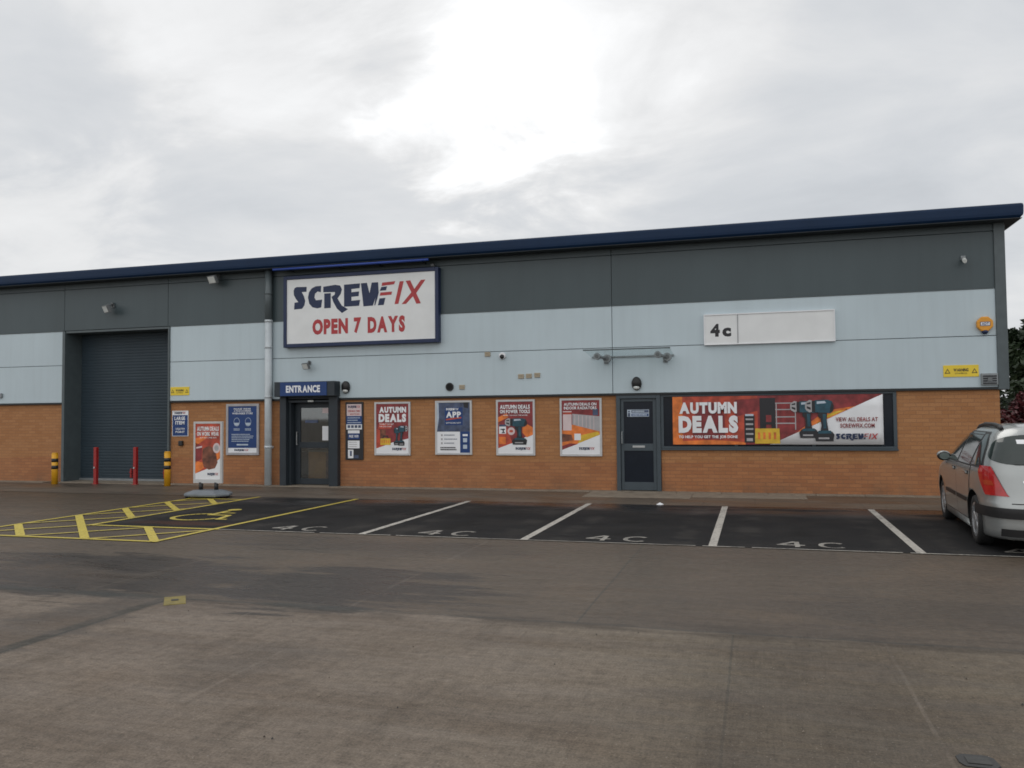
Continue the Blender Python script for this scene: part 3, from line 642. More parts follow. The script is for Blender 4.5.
# ------------------------------------------------------------------ writing and print helpers
# the outline of the logo lettering, in a unit box (0..1 across, 0..1 up)
_TL, _TR, _BL, _BR = (38, 118), (963, 68), (38, 522), (965, 490)
def unproj(p):
    u = (p[0]-38)/926.0
    top = _TL[1]+(_TR[1]-_TL[1])*u; bot = _BL[1]+(_BR[1]-_BL[1])*u
    return (u, (bot-p[1])/(bot-top))
LOGO_RAW = [
    ('navy', [(82, 188), (88, 170), (102, 163), (168, 162), (166, 193), (136, 195), (150, 221), (158, 250), (153, 278), (138, 300), (85, 305), (88, 262), (113, 258), (96, 236), (84, 214)]),
    ('navy', [(176, 228), (183, 196), (200, 172), (226, 159), (262, 156), (259, 196), (238, 192), (222, 206), (218, 230), (228, 247), (268, 243), (261, 292), (236, 298), (205, 291), (184, 268)]),
    ('navy', [(275, 162), (350, 150), (382, 155), (394, 178), (386, 208), (366, 236), (392, 280), (432, 304), (394, 328), (362, 300), (338, 256), (328, 226), (348, 212), (350, 196), (275, 197)]),
    ('navy', [(281, 205), (323, 202), (323, 295), (281, 298)]),
    ('navy', [(407, 150), (508, 142), (505, 172), (454, 178), (454, 198), (502, 193), (499, 222), (454, 227), (454, 251), (508, 246), (502, 283), (407, 289)]),
    ('navy', [(513, 142), (551, 139), (567, 204), (580, 138), (620, 136), (624, 200), (616, 235), (602, 280), (596, 281), (604, 232), (588, 282), (529, 287)]),
    ('navy', [(640, 166), (676, 162), (668, 187), (630, 190)]), ('navy', [(628, 238), (665, 234), (654, 279), (618, 281)]),
    ('red', [(645, 139), (726, 130), (718, 150), (641, 160)]), ('red', [(634, 201), (706, 195), (702, 215), (630, 221)]),
    ('red', [(752, 132), (777, 130), (744, 272), (720, 275)]),
    ('red', [(788, 129), (816, 126), (840, 180), (880, 124), (907, 122), (852, 206), (879, 270), (852, 273), (832, 226), (790, 273), (763, 275), (822, 201)]),
]
LOGO = [(c, [unproj(p) for p in ps]) for c, ps in LOGO_RAW]
_lu = [p[0] for _, ps in LOGO for p in ps]; _lv = [p[1] for _, ps in LOGO for p in ps]
LB = (min(_lu), max(_lu), min(_lv), max(_lv))
def logo(b, x0, x1, z0, z1, y, c1='navy', c2='red'):
    for c, ps in LOGO:
        b.poly([(x0+(u-LB[0])/(LB[1]-LB[0])*(x1-x0), z0+(v-LB[2])/(LB[3]-LB[2])*(z1-z0)) for u, v in ps], y, c1 if c == 'navy' else c2)
def drill(b, x0, x1, z0, z1, y, body='print_teal', flip=False):
    def P(pts): return [((x1-u*(x1-x0)) if flip else (x0+u*(x1-x0)), z0+v*(z1-z0)) for u, v in pts]
    b.poly(P([(.0, .80), (.04, .75), (.16, .70), (.26, .72), (.26, .98), (.16, 1.0), (.04, .95), (.0, .90)]), y, 'print_grey')
    b.poly(P([(.06, .80), (.20, .76), (.20, .82), (.06, .85)]), y-.0003, 'print_black'); b.poly(P([(.06, .89), (.20, .90), (.20, .95), (.06, .92)]), y-.0003, 'print_black')
    b.poly(P([(.24, .72), (.36, .71), (.36, .98), (.24, .97)]), y-.0005, 'print_black')
    b.poly(P([(.35, .70), (.90, .68), (1, .74), (1.02, .86), (.96, .96), (.80, 1.0), (.35, .99)]), y-.0004, body)
    b.poly(P([(.86, .69), (1, .74), (1.02, .86), (.95, .95), (.90, .82)]), y-.0007, 'print_black')
    b.poly(P([(.42, .90), (.76, .92), (.70, .97), (.42, .96)]), y-.0012, 'print_pale')
    b.poly(P([(.46, .70), (.78, .69), (.76, .5), (.82, .25), (.52, .22), (.57, .40), (.54, .55), (.46, .60)]), y-.0008, 'print_black')
    b.poly(P([(.62, .66), (.74, .66), (.74, .32), (.64, .32)]), y-.0010, body)
    b.poly(P([(.36, .02), (.98, .02), (1.02, .18), (.94, .25), (.42, .25), (.32, .16)]), y-.0012, 'print_black')
    b.poly(P([(.44, .20), (.92, .20), (.90, .27), (.46, .27)]), y-.0014, body); b.poly(P([(.46, .07), (.84, .07), (.84, .11), (.46, .11)]), y-.0016, 'print_grey')
def toolbox(b, x0, x1, z0, z1, y):
    X = lambda u: x0+u*(x1-x0); Z = lambda v: z0+v*(z1-z0)
    b.poly([(X(0), Z(0)), (X(1), Z(0)), (X(.98), Z(.7)), (X(.02), Z(.7))], y, 'print_yellow')
    b.poly([(X(.2), Z(.7)), (X(.25), Z(1)), (X(.75), Z(1)), (X(.8), Z(.7)), (X(.7), Z(.7)), (X(.68), Z(.88)), (X(.32), Z(.88)), (X(.3), Z(.7))], y-.0004, 'print_black')
    for k in range(4): b.poly([(X(.12+k*.21), Z(.2)), (X(.22+k*.21), Z(.2)), (X(.22+k*.21), Z(.52)), (X(.12+k*.21), Z(.52))], y-.0004, 'print_orange')
def lines(b, x0, x1, ztop, n, pitch, h, y, m, seed=1, centre=False):   # rows of small print too far off to read
    r = random.Random(seed)
    for k in range(n):
        z = ztop-k*pitch; x = x0; end = x1-r.uniform(0, .25)*(x1-x0)
        if centre: sh_ = (x1-end)/2; x += sh_; end += 0
        while x < end-.01:
            w = r.uniform(.02, .06)*max(.5, (x1-x0)); xe = min(x+w, end)
            b.poly([(x, z-h), (xe, z-h), (xe, z), (x, z)], y, m); x = xe+.012*max(.5, (x1-x0))

class Poster:
    def __init__(s, name, label, cat, x0, x1, z0, z1, fw=.045, group=None, frame='frame_silver', back='print_white', y=None, depth=.03):
        s.x0, s.x1, s.z0, s.z1 = x0, x1, z0, z1; y = BY if y is None else y; s.yf = y-depth-.002; s.back = y
        s.t = thing(name, label, cat, ((x0+x1)/2, y, z0), group=group)
        b = MB(); d = depth
        b.box(x0, x0+fw, y-d-.012, y-.001, z0, z1, frame); b.box(x1-fw, x1, y-d-.012, y-.001, z0, z1, frame); b.box(x0+fw, x1-fw, y-d-.012, y-.001, z0, z0+fw, frame); b.box(x0+fw, x1-fw, y-d-.012, y-.001, z1-fw, z1, frame)
        b.build('frame', s.t, bevel=.004)
        b = MB(); b.box(x0+fw, x1-fw, y-d, y-.001, z0+fw, z1-fw, back); b.build('panel', s.t)
        s.ix0, s.ix1, s.iz0, s.iz1 = x0+fw, x1-fw, z0+fw, z1-fw; s.art = MB(); s.let = []
    def X(s, u): return s.ix0+u*(s.ix1-s.ix0)
    def Z(s, v): return s.iz0+v*(s.iz1-s.iz0)
    def poly(s, pts, m, k=0): s.art.poly([(s.X(u), s.Z(v)) for u, v in pts], s.yf-.001*k, m)
    def rect(s, u0, u1, v0, v1, m, k=0): s.poly([(u0, v0), (u1, v0), (u1, v1), (u0, v1)], m, k)
    def text(s, t, u0, u1, v0, v1, m, bold=.03, k=6, shear=0): s.let.append(('lettering', MB())); s.let[-1][1].text(t, s.X(u0), s.X(u1), s.Z(v0), s.Z(v1), s.yf-.001*k, m, bold, shear)
    def logo(s, u0, u1, v0, v1, c1='navy', c2='red'): s.let.append(('logo', MB())); logo(s.let[-1][1], s.X(u0), s.X(u1), s.Z(v0), s.Z(v1), s.yf-.006, c1, c2)
    def done(s):
        if s.art.v: s.art.build('artwork', s.t)
        for nm, b_ in s.let: b_.build(nm, s.t)
        return s.t

# ------------------------------------------------------------------ big fascia sign
x0, x1, z0, z1 = -10.80, -6.83, 3.30, 5.01
sg = thing('fascia_sign', 'large white sign in navy frame reading open 7 days above the shop entrance', 'sign', ((x0+x1)/2, D, z0))
b = MB(); f = .085
b.box(x0, x0+f, D-.16, D-.004, z0, z1, 'navy'); b.box(x1-f, x1, D-.16, D-.004, z0, z1, 'navy'); b.box(x0+f, x1-f, D-.16, D-.004, z0, z0+f, 'navy'); b.box(x0+f, x1-f, D-.16, D-.004, z1-f, z1, 'navy')
b.build('frame', sg, bevel=.008)
b = MB(); b.box(x0+f, x1-f, D-.135, D-.004, z0+f, z1-f, 'white'); b.build('panel', sg)
PX = lambda u: x0+f+u*(x1-x0-2*f); PZ = lambda v: z0+f+v*(z1-z0-2*f)
b = MB(); logo(b, PX(LB[0]), PX(LB[1]), PZ(LB[2]), PZ(LB[3]), D-.1375); b.build('logo', sg)
b = MB(); b.text('OPEN', PX(.180), PX(.425), PZ(.125), PZ(.365), D-.1375, 'red', .06); b.build('lettering', sg); b = MB(); b.text('7', PX(.465), PX(.515), PZ(.125), PZ(.365), D-.1375, 'red', .06); b.build('lettering', sg); b = MB(); b.text('DAYS', PX(.558), PX(.805), PZ(.118), PZ(.365), D-.1375, 'red', .06); b.build('lettering', sg)
tl = thing('sign_light', 'long thin blue trough light under the eaves over the big white sign', 'lamp', (-9.0, D, 5.12))
b = MB(); b.cyl((-10.98, D-.32, 5.155), (-7.0, D-.32, 5.155), .028, 'tube_blue', n=12); b.build('trough', tl)
for bx in (-10.6, -9.3, -8.3, -7.2): b = MB(); b.tube([(bx, D+.0, 5.13), (bx, D-.31, 5.155)], [.012, .012], 'blue'); b.build('bracket', tl)
tag(MB().box(-7.04, -6.95, D-.11, D, 5.03, 5.10, 'lampbody').build('photocell', bevel=.015), 'tiny grey sensor just above the right end of the big white sign', 'sensor')

# entrance sign
en = thing('entrance_sign', 'blue sign with white letters reading entrance on the dark box over the door', 'sign', (-10.17, D-.28, 2.14))
b = MB(); b.box(-10.80, -9.57, D-.295, D-.281, 2.14, 2.462, 'print_blue'); b.build('panel', en, bevel=.003)
b = MB(); b.text('ENTRANCE', -10.64, -9.74, 2.215, 2.385, D-.2965, 'print_white', .045); b.build('lettering', en)

# unit number sign
us = thing('unit_sign', 'white unit sign lettered 4c on pale cladding at right of the glass canopy', 'sign', (.27, D, 3.03))
b = MB(); ux0, ux1, uz0, uz1 = -1.0, 1.54, 3.04, 3.675; fr = .022
for q in ((ux0, ux0+fr, uz0, uz1), (ux1-fr, ux1, uz0, uz1), (ux0+fr, ux1-fr, uz0, uz0+fr), (ux0+fr, ux1-fr, uz1-fr, uz1), (-.335, -.31, uz0+fr, uz1-fr)): b.box(q[0], q[1], D-.075, D-.003, q[2], q[3], 'print_white')
b.box(-.329, -.316, D-.079, D-.0755, uz0+fr, uz1-fr, 'lampbody')
b.build('frame', us, bevel=.003)
b = MB(); b.box(ux0+fr, -.335, D-.06, D-.003, uz0+fr, uz1-fr, 'white'); b.box(-.31, ux1-fr, D-.06, D-.003, uz0+fr, uz1-fr, 'white'); b.build('panel', us)
b = MB(); b.text('4', -.87, -.68, 3.21, 3.475, D-.0615, 'print_black', .06); b.text('c', -.63, -.455, 3.205, 3.39, D-.0615, 'print_black', .06); b.build('lettering', us)

# ------------------------------------------------------------------ posters
PG = 'framed posters on the brick wall'
p = Poster('wall_poster', 'maroon framed poster reading autumn deals with toolbox picture, right of the notice board', 'poster', -8.50, -7.60, .74, 1.97, group=PG)
p.rect(0, 1, 0, 1, 'print_white'); p.poly([(0, .10), (.5, .22), (1, .30), (1, 1), (0, 1)], 'print_maroon', 1); p.poly([(0, .10), (.35, .18), (.22, .45), (0, .5)], 'print_red', 2); p.poly([(.05, .5), (.45, .5), (.5, .6), (.1, .62)], 'print_red', 2); p.rect(.12, .3, .3, .48, 'print_brown', 3)
toolbox(p.art, p.X(.13), p.X(.45), p.Z(.17), p.Z(.36), p.yf-.004)
drill(p.art, p.X(.55), p.X(.82), p.Z(.16), p.Z(.52), p.yf-.004, flip=True); drill(p.art, p.X(.68), p.X(.98), p.Z(.15), p.Z(.56), p.yf-.0075, flip=True)
p.text('AUTUMN', .1, .93, .82, .94, 'print_white', .065); p.text('DEALS', .08, .93, .63, .80, 'print_white', .07); p.text('TO HELP YOU GET', .1, .55, .575, .605, 'print_white', .01); p.text('THE JOB DONE', .1, .48, .525, .555, 'print_white', .01); p.logo(.5, .93, .055, .115); p.done()
p = Poster('wall_poster', 'blue and white framed poster reading app, second in the row of four', 'poster', -6.99, -6.11, .76, 1.98, group=PG)
p.rect(0, 1, 0, 1, 'print_white'); p.rect(0, 1, .42, 1, 'print_slate', 1); p.poly([(0, .42), (.06, .7), (.05, 1), (0, 1)], 'print_pale', 2); p.poly([(.82, .9), (.95, .88), (.96, 1), (.8, 1)], 'print_black', 2); p.rect(.24, .78, .55, .90, 'print_blue', 2); p.rect(.7, 1, .0, .42, 'print_blue', 2)
p.poly([(.27, .645), (.74, .685), (.74, .715), (.27, .675)], 'print_red', 3)
p.logo(.28, .66, .835, .89, 'print_white', 'print_white'); p.text('APP', .28, .73, .70, .82, 'print_white', .05); p.text('DOWNLOAD NOW', .28, .73, .58, .61, 'print_white', .01)
for k, v in enumerate((.36, .28, .2)): p.rect(.12, .17, v-.03, v+.01, 'print_grey', 3); lines(p.art, p.X(.22), p.X(.62), p.Z(v), 1, .03, .018, p.yf-.004, 'print_slate', k)
lines(p.art, p.X(.1), p.X(.62), p.Z(.115), 2, .045, .028, p.yf-.004, 'print_black', 9); p.rect(.78, .93, .33, .37, 'print_white', 3); p.rect(.79, .91, .21, .29, 'print_pale', 3); p.rect(.79, .91, .08, .16, 'print_pale', 3); p.done()
p = Poster('wall_poster', 'red framed poster with one large dark drill, third in the row of four', 'poster', -5.54, -4.65, .75, 1.98, group=PG)
p.rect(0, 1, 0, 1, 'print_white'); p.poly([(0, .1), (.4, .2), (1, .38), (1, 1), (0, 1)], 'print_maroon', 1); p.poly([(0, .1), (.4, .2), (.3, .45), (0, .6)], 'print_red', 2); p.poly([(0, .6), (.3, .7), (.25, .78), (0, .70)], 'print_orange', 2); p.poly([(.7, .5), (.85, .56), (1, .5), (1, .36), (.82, .31), (.7, .4)], 'print_orange', 3)
p.rect(.03, .23, .38, .52, 'print_white', 3); drill(p.art, p.X(.06), p.X(.2), p.Z(.39), p.Z(.48), p.yf-.0045, 'print_black'); p.rect(.03, .23, .52, .56, 'print_slate', 4); p.rect(.03, .22, .18, .32, 'print_orange', 3)
p.art.disc(p.X(.38), p.Z(.43), .085, p.yf-.004, 'print_pink'); p.art.disc(p.X(.38), p.Z(.43), .045, p.yf-.005, 'print_red', .03); drill(p.art, p.X(.2), p.X(.82), p.Z(.16), p.Z(.68), p.yf-.006)
p.text('AUTUMN DEALS', .06, .92, .86, .94, 'print_white', .04, 9); p.text('ON POWER TOOLS', .06, .92, .775, .845, 'print_white', .04, 9); p.text('WHEN YOU SHOP THE RANGE', .15, .85, .725, .748, 'print_white', .01, 9); p.logo(.5, .93, .06, .12); p.done()
p = Poster('wall_poster', 'orange framed poster showing a pale radiator, fourth in the row beside the grey door', 'poster', -4.09, -3.17, .74, 1.99, group=PG)
p.rect(0, 1, 0, 1, 'print_white'); p.poly([(0, .08), (1, .36), (1, 1), (0, 1)], 'print_maroon', 1); p.poly([(0, .08), (1, .36), (1, .45), (.3, .55), (0, .45)], 'print_orange', 2); p.poly([(0, .08), (.42, .19), (.2, .2), (0, .15)], 'print_maroon', 3); p.poly([(.42, .2), (1, .36), (.95, .42), (.5, .35)], 'print_yellow', 3); p.poly([(0, .22), (.3, .26), (.25, .36), (0, .38)], 'print_brown', 3)
p.poly([(.28, .75), (1, .70), (1, .42), (.28, .55)], 'print_grey', 3); p.rect(.03, .26, .44, .80, 'print_pink', 3); p.rect(.03, .26, .74, .78, 'print_red', 4); p.rect(.33, .50, .26, .38, 'print_white', 4)
for k in range(6): p.poly([(.34+k*.1, .73-k*.006), (.355+k*.1, .73-k*.006), (.355+k*.1, .55-k*.02), (.34+k*.1, .55-k*.02)], 'print_pink', 4)
p.rect(.82, .96, .72, .84, 'print_slate', 4)
p.text('AUTUMN DEALS ON', .06, .92, .90, .955, 'print_white', .03, 7); p.text('INDOOR RADIATORS', .06, .92, .83, .885, 'print_white', .03, 7); p.logo(.45, .86, .07, .13); p.done()

# mask notice and small blue sign left of the drainpipe
p = Poster('mask_notice', 'tall blue notice with two masked face icons in a white frame beside the drainpipe', 'notice', -12.49, -11.57, .73, 1.98, fw=.06, frame='print_grey')
p.rect(0, 1, 0, 1, 'print_white'); p.rect(0, 1, .10, 1, 'print_blue', 1)
p.text('PLEASE WEAR', .2, .8, .925, .96, 'print_white', .02); p.text('A FACE COVERING', .2, .8, .88, .915, 'print_white', .02); p.text('WHEN INSIDE STORE', .14, .86, .825, .865, 'print_white', .02)
for cx in (.30, .70):
    a = p.art; X, Z = p.X(cx), p.Z(.66)
    a.disc(X, Z, .085, p.yf-.003, 'print_pale', .105); a.disc(X, Z, .076, p.yf-.004, 'print_blue', .096); a.poly([(X-.07, Z-.02), (X+.07, Z-.02), (X+.055, Z-.075), (X, Z-.09), (X-.055, Z-.075)], p.yf-.005, 'print_pale')
    lines(a, X-.09, X+.09, p.Z(.52), 2, .03, .018, p.yf-.004, 'print_pale', 3, True)
lines(p.art, p.X(.12), p.X(.9), p.Z(.40), 5, .042, .018, p.yf-.004, 'print_pale', 5); p.rect(.3, .7, .155, .185, 'print_pale', 2); p.logo(.22, .72, .025, .075); p.done()
p = Poster('collection_sign', 'small blue and white sign on brick right of the roller shutter', 'sign', -14.07, -13.60, 1.19, 1.83, fw=.012, frame='print_white', depth=.012)
p.rect(0, 1, 0, 1, 'print_blue'); p.rect(0, 1, .84, 1, 'print_white', 1); p.logo(.12, .85, .87, .97); p.text('LARGE', .12, .82, .64, .78, 'print_white', .04); p.text('ITEM', .18, .78, .46, .60, 'print_white', .04); p.text('COLLECTION', .2, .8, .25, .32, 'print_white', .02); p.text('POINT', .2, .8, .12, .2, 'print_white', .02); p.done()
tag(MB().box(-13.86, -13.74, BY-.07, BY, .95, 1.08, 'black').build('wall_socket', bevel=.02), 'small dark square box on brick under the blue sign beside the shutter', 'wall box')

# opening-times board
t = thing('notice_board', 'narrow black board with stacked white and blue notices right of the entrance door', 'notice board', (-9.02, BY, .63))
b = MB(); b.box(-9.25, -8.79, BY-.03, BY-.001, .63, 1.98, 'print_black'); b.build('board', t, bevel=.006)
b = MB(); y = BY-.034
b.poly([(-9.21, 1.64), (-8.83, 1.64), (-8.83, 1.93), (-9.21, 1.93)], y, 'print_pink'); b.poly([(-9.22, 1.34), (-8.82, 1.34), (-8.82, 1.64), (-9.22, 1.64)], y-.001, 'print_white'); b.poly([(-9.22, 1.46), (-8.82, 1.46), (-8.82, 1.655), (-9.22, 1.655)], y-.002, 'print_blue')
for k in range(4): b.poly([(-9.19+k*.092, 1.375), (-9.12+k*.092, 1.375), (-9.12+k*.092, 1.44), (-9.19+k*.092, 1.44)], y-.003, 'print_slate')
lines(b, -9.19, -8.84, 1.62, 3, .055, .02, y-.003, 'print_pale', 4)
b.poly([(-9.18, 1.11), (-8.88, 1.11), (-8.88, 1.29), (-9.18, 1.29)], y, 'print_blue'); b.poly([(-9.18, 1.25), (-8.88, 1.25), (-8.88, 1.32), (-9.18, 1.32)], y-.001, 'print_white'); b.poly([(-9.18, .90), (-8.88, .90), (-8.88, 1.08), (-9.18, 1.08)], y, 'print_white')
b.poly([(-9.18, .67), (-9.04, .67), (-9.04, .87), (-9.18, .87)], y, 'print_white'); b.poly([(-9.13, .72), (-9.08, .72), (-9.08, .84), (-9.13, .84)], y-.001, 'print_slate'); b.poly([(-9.03, .67), (-8.91, .67), (-8.91, .74), (-9.03, .74)], y, 'print_slate'); lines(b, -9.15, -8.9, 1.05, 3, .05, .016, y-.001, 'print_grey', 6)
b.build('notices', t)
b = MB(); logo(b, -9.18, -8.86, 1.83, 1.90, y-.003); b.build('lettering', t); b = MB(); b.text('OPENING TIMES', -9.18, -8.86, 1.75, 1.79, y-.003, 'red', .02); b.build('lettering', t); b = MB(); b.text('MON TO SUN', -9.12, -8.88, 1.68, 1.715, y-.003, 'red', .02); b.build('lettering', t); b = MB(); b.text('FREE WIFI', -9.15, -8.91, 1.15, 1.21, y-.003, 'print_white', .02); b.build('lettering', t)
tag(MB().box(-9.96, -9.80, D+.205, D+.219, 1.08, 1.42, 'print_white').build('door_notice'), 'white paper notice stuck on the right edge of the entrance door glass', 'notice')
tag(MB().box(-10.42, -10.08, D+.205, D+.219, 1.50, 1.57, 'print_slate').build('glass_strip'), 'faint blue strip across the upper entrance door glass', 'sticker')  # flat blue strip put in for the bluish lettering in the upper pane
tag(MB().box(-9.96, -9.80, D+.205, D+.219, 1.73, 1.85, 'print_pink').build('door_sticker'), 'small pale sticker in the top right corner of the entrance door glass', 'sticker')

# sign on the personnel door
t = thing('door_sign', 'small pale blue sign on the dark upper panel of the grey side door', 'sign', (-2.4, D+.03, 1.7))
SD = (.035, -.12)
b = MB(); b.box(-2.66, -2.20, D+.036, D+.047, 1.70, 1.85, 'print_pale'); b.shift((SD[0], 0, SD[1])).build('plate', t)
b = MB(); y = D+.0345
b.poly([(-2.645, 1.705), (-2.60, 1.705), (-2.60, 1.78), (-2.645, 1.78)], y, 'print_slate'); b.disc(-2.622, 1.81, .02, y, 'print_slate'); b.poly([(-2.57, 1.785), (-2.21, 1.785), (-2.21, 1.84), (-2.57, 1.84)], y, 'print_slate'); b.poly([(-2.57, 1.712), (-2.21, 1.712), (-2.21, 1.765), (-2.57, 1.765)], y, 'print_blue'); lines(b, -2.55, -2.22, 1.828, 1, .05, .03, y-.001, 'print_pale', 2); lines(b, -2.55, -2.22, 1.752, 1, .05, .028, y-.001, 'print_pale', 3); b.shift((SD[0], 0, SD[1])).build('lettering', t)

# banner across the window
bx0, bx1, bz0, bz1 = -1.67, 2.38, .995, 1.985
t = thing('banner', 'long printed banner reading autumn deals hung across the dark window', 'banner', (.36, BY-.03, bz0))
b = MB(); nx = 40; y = BY-.045
def byy(u, v): return y-.008*math.sin(u*19)*math.sin(v*2.6+.4)-.005*math.sin(u*41+v*3)
# slightly rippled cloth; the print is laid on the same ripple by splitting it into narrow strips
def band(bb, u0, u1, f0, f1, m, k):      # print between the curves v=f0(u) and v=f1(u)
    n = max(2, int((u1-u0)*nx)); nv = 4
    idx = []
    for i in range(n+1):
        u = u0+(u1-u0)*i/n; a, c = f0(u), f1(u); row = []
        for j in range(nv+1):
            v = a+(c-a)*j/nv; row.append(len(bb.v)); bb.v.append((bx0+u*(bx1-bx0), byy(u, v)-.0016*k, bz0+v*(bz1-bz0)))
        idx.append(row)
    for i in range(n):
        for j in range(nv): bb.face((idx[i][j], idx[i+1][j], idx[i+1][j+1], idx[i][j+1]), m, True)
band(b, 0, 1, lambda u: 0, lambda u: 1, 'print_white', 0)
cloth = b.build('cloth', t); sm = cloth.modifiers.new('thick', 'SOLIDIFY'); sm.thickness = .003; sm.offset = -1 
b = MB(); dg = lambda u: min(1, max(0, (u-.48)/(1.0-.48)))
band(b, 0, 1, lambda u: dg(u), lambda u: 1, 'print_maroon', 1)
band(b, 0, .31, lambda u: 0, lambda u: 1, 'print_red', 2); band(b, .10, .26, lambda u: .2-.1*math.sin((u-.1)*19), lambda u: .55+.35*math.sin((u-.1)*19), 'print_maroon', 3); band(b, 0, .05, lambda u: 0, lambda u: 1, 'print_orange', 3); band(b, .05, .42, lambda u: .86+.2*u, lambda u: min(1, .93+.25*u), 'print_red', 3); band(b, .05, .36, lambda u: 0, lambda u: .05+.04*math.sin(u*9), 'print_orange', 3)
band(b, .30, .42, lambda u: .05, lambda u: .55+1.2*(u-.3), 'print_red', 2)
band(b, .60, .88, lambda u: dg(u), lambda u: dg(u)+.18*(1-abs(u-.74)/.14), 'print_orange', 3); band(b, .70, .84, lambda u: dg(u)+.02, lambda u: dg(u)+.10*(1-abs(u-.77)/.07), 'print_yellow', 4)
band(b, .43, .505, lambda u: .28, lambda u: .95, 'print_black', 3); band(b, .46, .485, lambda u: .30, lambda u: .6, 'print_maroon', 4)
for v in (.42, .55, .70, .83): band(b, .505, .60, lambda u: v, lambda u: v+.022, 'print_grey', 3)
band(b, .507, .512, lambda u: .2, lambda u: .85, 'print_grey', 4); band(b, .597, .602, lambda u: .3, lambda u: .8, 'print_grey', 4)
band(b, .355, .405, lambda u: .04, lambda u: .60, 'print_black', 4); 
for v in (.2, .3, .4, .5): band(b, .362, .398, lambda u: v, lambda u: v+.035, 'print_grey', 5)
band(b, .36, .40, lambda u: .585, lambda u: .625, 'print_pale', 5); band(b, .365, .395, lambda u: .07, lambda u: .13, 'print_grey', 5)
BXu = lambda u: bx0+u*(bx1-bx0); BZv = lambda v: bz0+v*(bz1-bz0)
toolbox(b, BXu(.405), BXu(.525), BZv(.02), BZv(.46), y-.024); drill(b, BXu(.575), BXu(.70), BZv(.12), BZv(.88), y-.025, flip=False); drill(b, BXu(.645), BXu(.775), BZv(.05), BZv(.90), y-.030, flip=False)
b.build('artwork', t)
b = MB(); yt = y-.027
b.text('AUTUMN', BXu(.035), BXu(.320), BZv(.64), BZv(.88), yt, 'print_white', .065); b.build('lettering', t); b = MB(); b.text('DEALS', BXu(.03), BXu(.325), BZv(.24), BZv(.60), yt, 'print_white', .07); b.build('lettering', t); b = MB(); b.text('TO HELP YOU GET THE JOB DONE', BXu(.03), BXu(.322), BZv(.115), BZv(.19), yt, 'print_white', .04)
b.build('lettering', t); b = MB(); b.text('VIEW ALL DEALS AT', BXu(.785), BXu(.975), BZv(.46), BZv(.545), yt, 'print_maroon', .03); b.build('lettering', t); b = MB(); b.text('SCREWFIX.COM', BXu(.805), BXu(.96), BZv(.335), BZv(.42), yt, 'print_maroon', .03); b.build('lettering', t); b = MB(); logo(b, BXu(.785), BXu(.975), BZv(.08), BZv(.22), yt); b.build('lettering', t)

# ------------------------------------------------------------------ small fittings on the wall
def yellow_sign(x0, x1, z0, z1, label):
    t = thing('warning_sign', label, 'sign', ((x0+x1)/2, D, z0), group='yellow warning signs on the cladding')
    b = MB(); b.box(x0, x1, D-.012, D-.001, z0, z1, 'sign_yellow'); b.build('plate', t, bevel=.003)
    b = MB(); w = x1-x0; h = z1-z0
    b.text('WARNING', x0+w*.29, x0+w*.71, z0+h*.45, z0+h*.72, D-.0135, 'print_black', .04); b.text('CCTV IN OPERATION', x0+w*.33, x0+w*.67, z0+h*.24, z0+h*.36, D-.0135, 'print_black', .02)
    b.build('lettering', t)
    for s in (.12, .88):
        b = MB(); cx = x0+w*s; b.poly([(cx-h*.22, z0+h*.3), (cx+h*.22, z0+h*.3), (cx, z0+h*.72)], D-.0135, 'print_black'); b.poly([(cx-h*.13, z0+h*.36), (cx+h*.13, z0+h*.36), (cx, z0+h*.61)], D-.0145, 'sign_yellow'); b.build('warning_symbol', t)
yellow_sign(-14.10, -13.55, 2.215, 2.425, 'yellow warning sign on pale cladding right beside the roller shutter')
yellow_sign(3.46, 4.07, 2.285, 2.51, 'yellow warning sign on pale cladding left of the grey louvre box')

t = thing('alarm_box', 'round amber alarm box with dark strobe near the right end of the wall', 'alarm', (4.18, D, 3.12))
b = MB(); n = 8; pts = [(4.185+.15*math.cos(math.pi/8+i*math.pi/4), 3.275+.15*math.sin(math.pi/8+i*math.pi/4)) for i in range(n)]; b.prism(pts, D-.09, D-.002, 'alarm'); b.build('case', t, bevel=.02)
b = MB(); b.poly([(4.10, 3.235), (4.27, 3.235), (4.27, 3.315), (4.10, 3.315)], D-.0925, 'print_blue'); b.poly([(4.11, 3.245), (4.26, 3.245), (4.26, 3.305), (4.11, 3.305)], D-.0935, 'print_white'); b.text('ADT', 4.125, 4.245, 3.252, 3.30, D-.0945, 'print_blue', .04); b.build('lettering', t)
b = MB(); b.ball((4.185, D-.05, 3.13), (.06, .05, .05), M['navy']); b.build('strobe', t)
t = thing('louvre_box', 'square grey louvred box at the bottom right corner of the pale cladding', 'vent box', (4.24, D, 2.12))
b = MB(); b.box(4.10, 4.38, D-.06, D-.001, 2.12, 2.34, 'galv'); b.build('case', t, bevel=.006)
b = MB()
for k in range(4): b.box(4.125, 4.355, D-.075, D-.061, 2.14+k*.045, 2.165+k*.045, 'print_black')
b.box(4.2, 4.28, D-.08, D-.061, 2.19, 2.27, 'lampbody'); b.build('louvre', t)

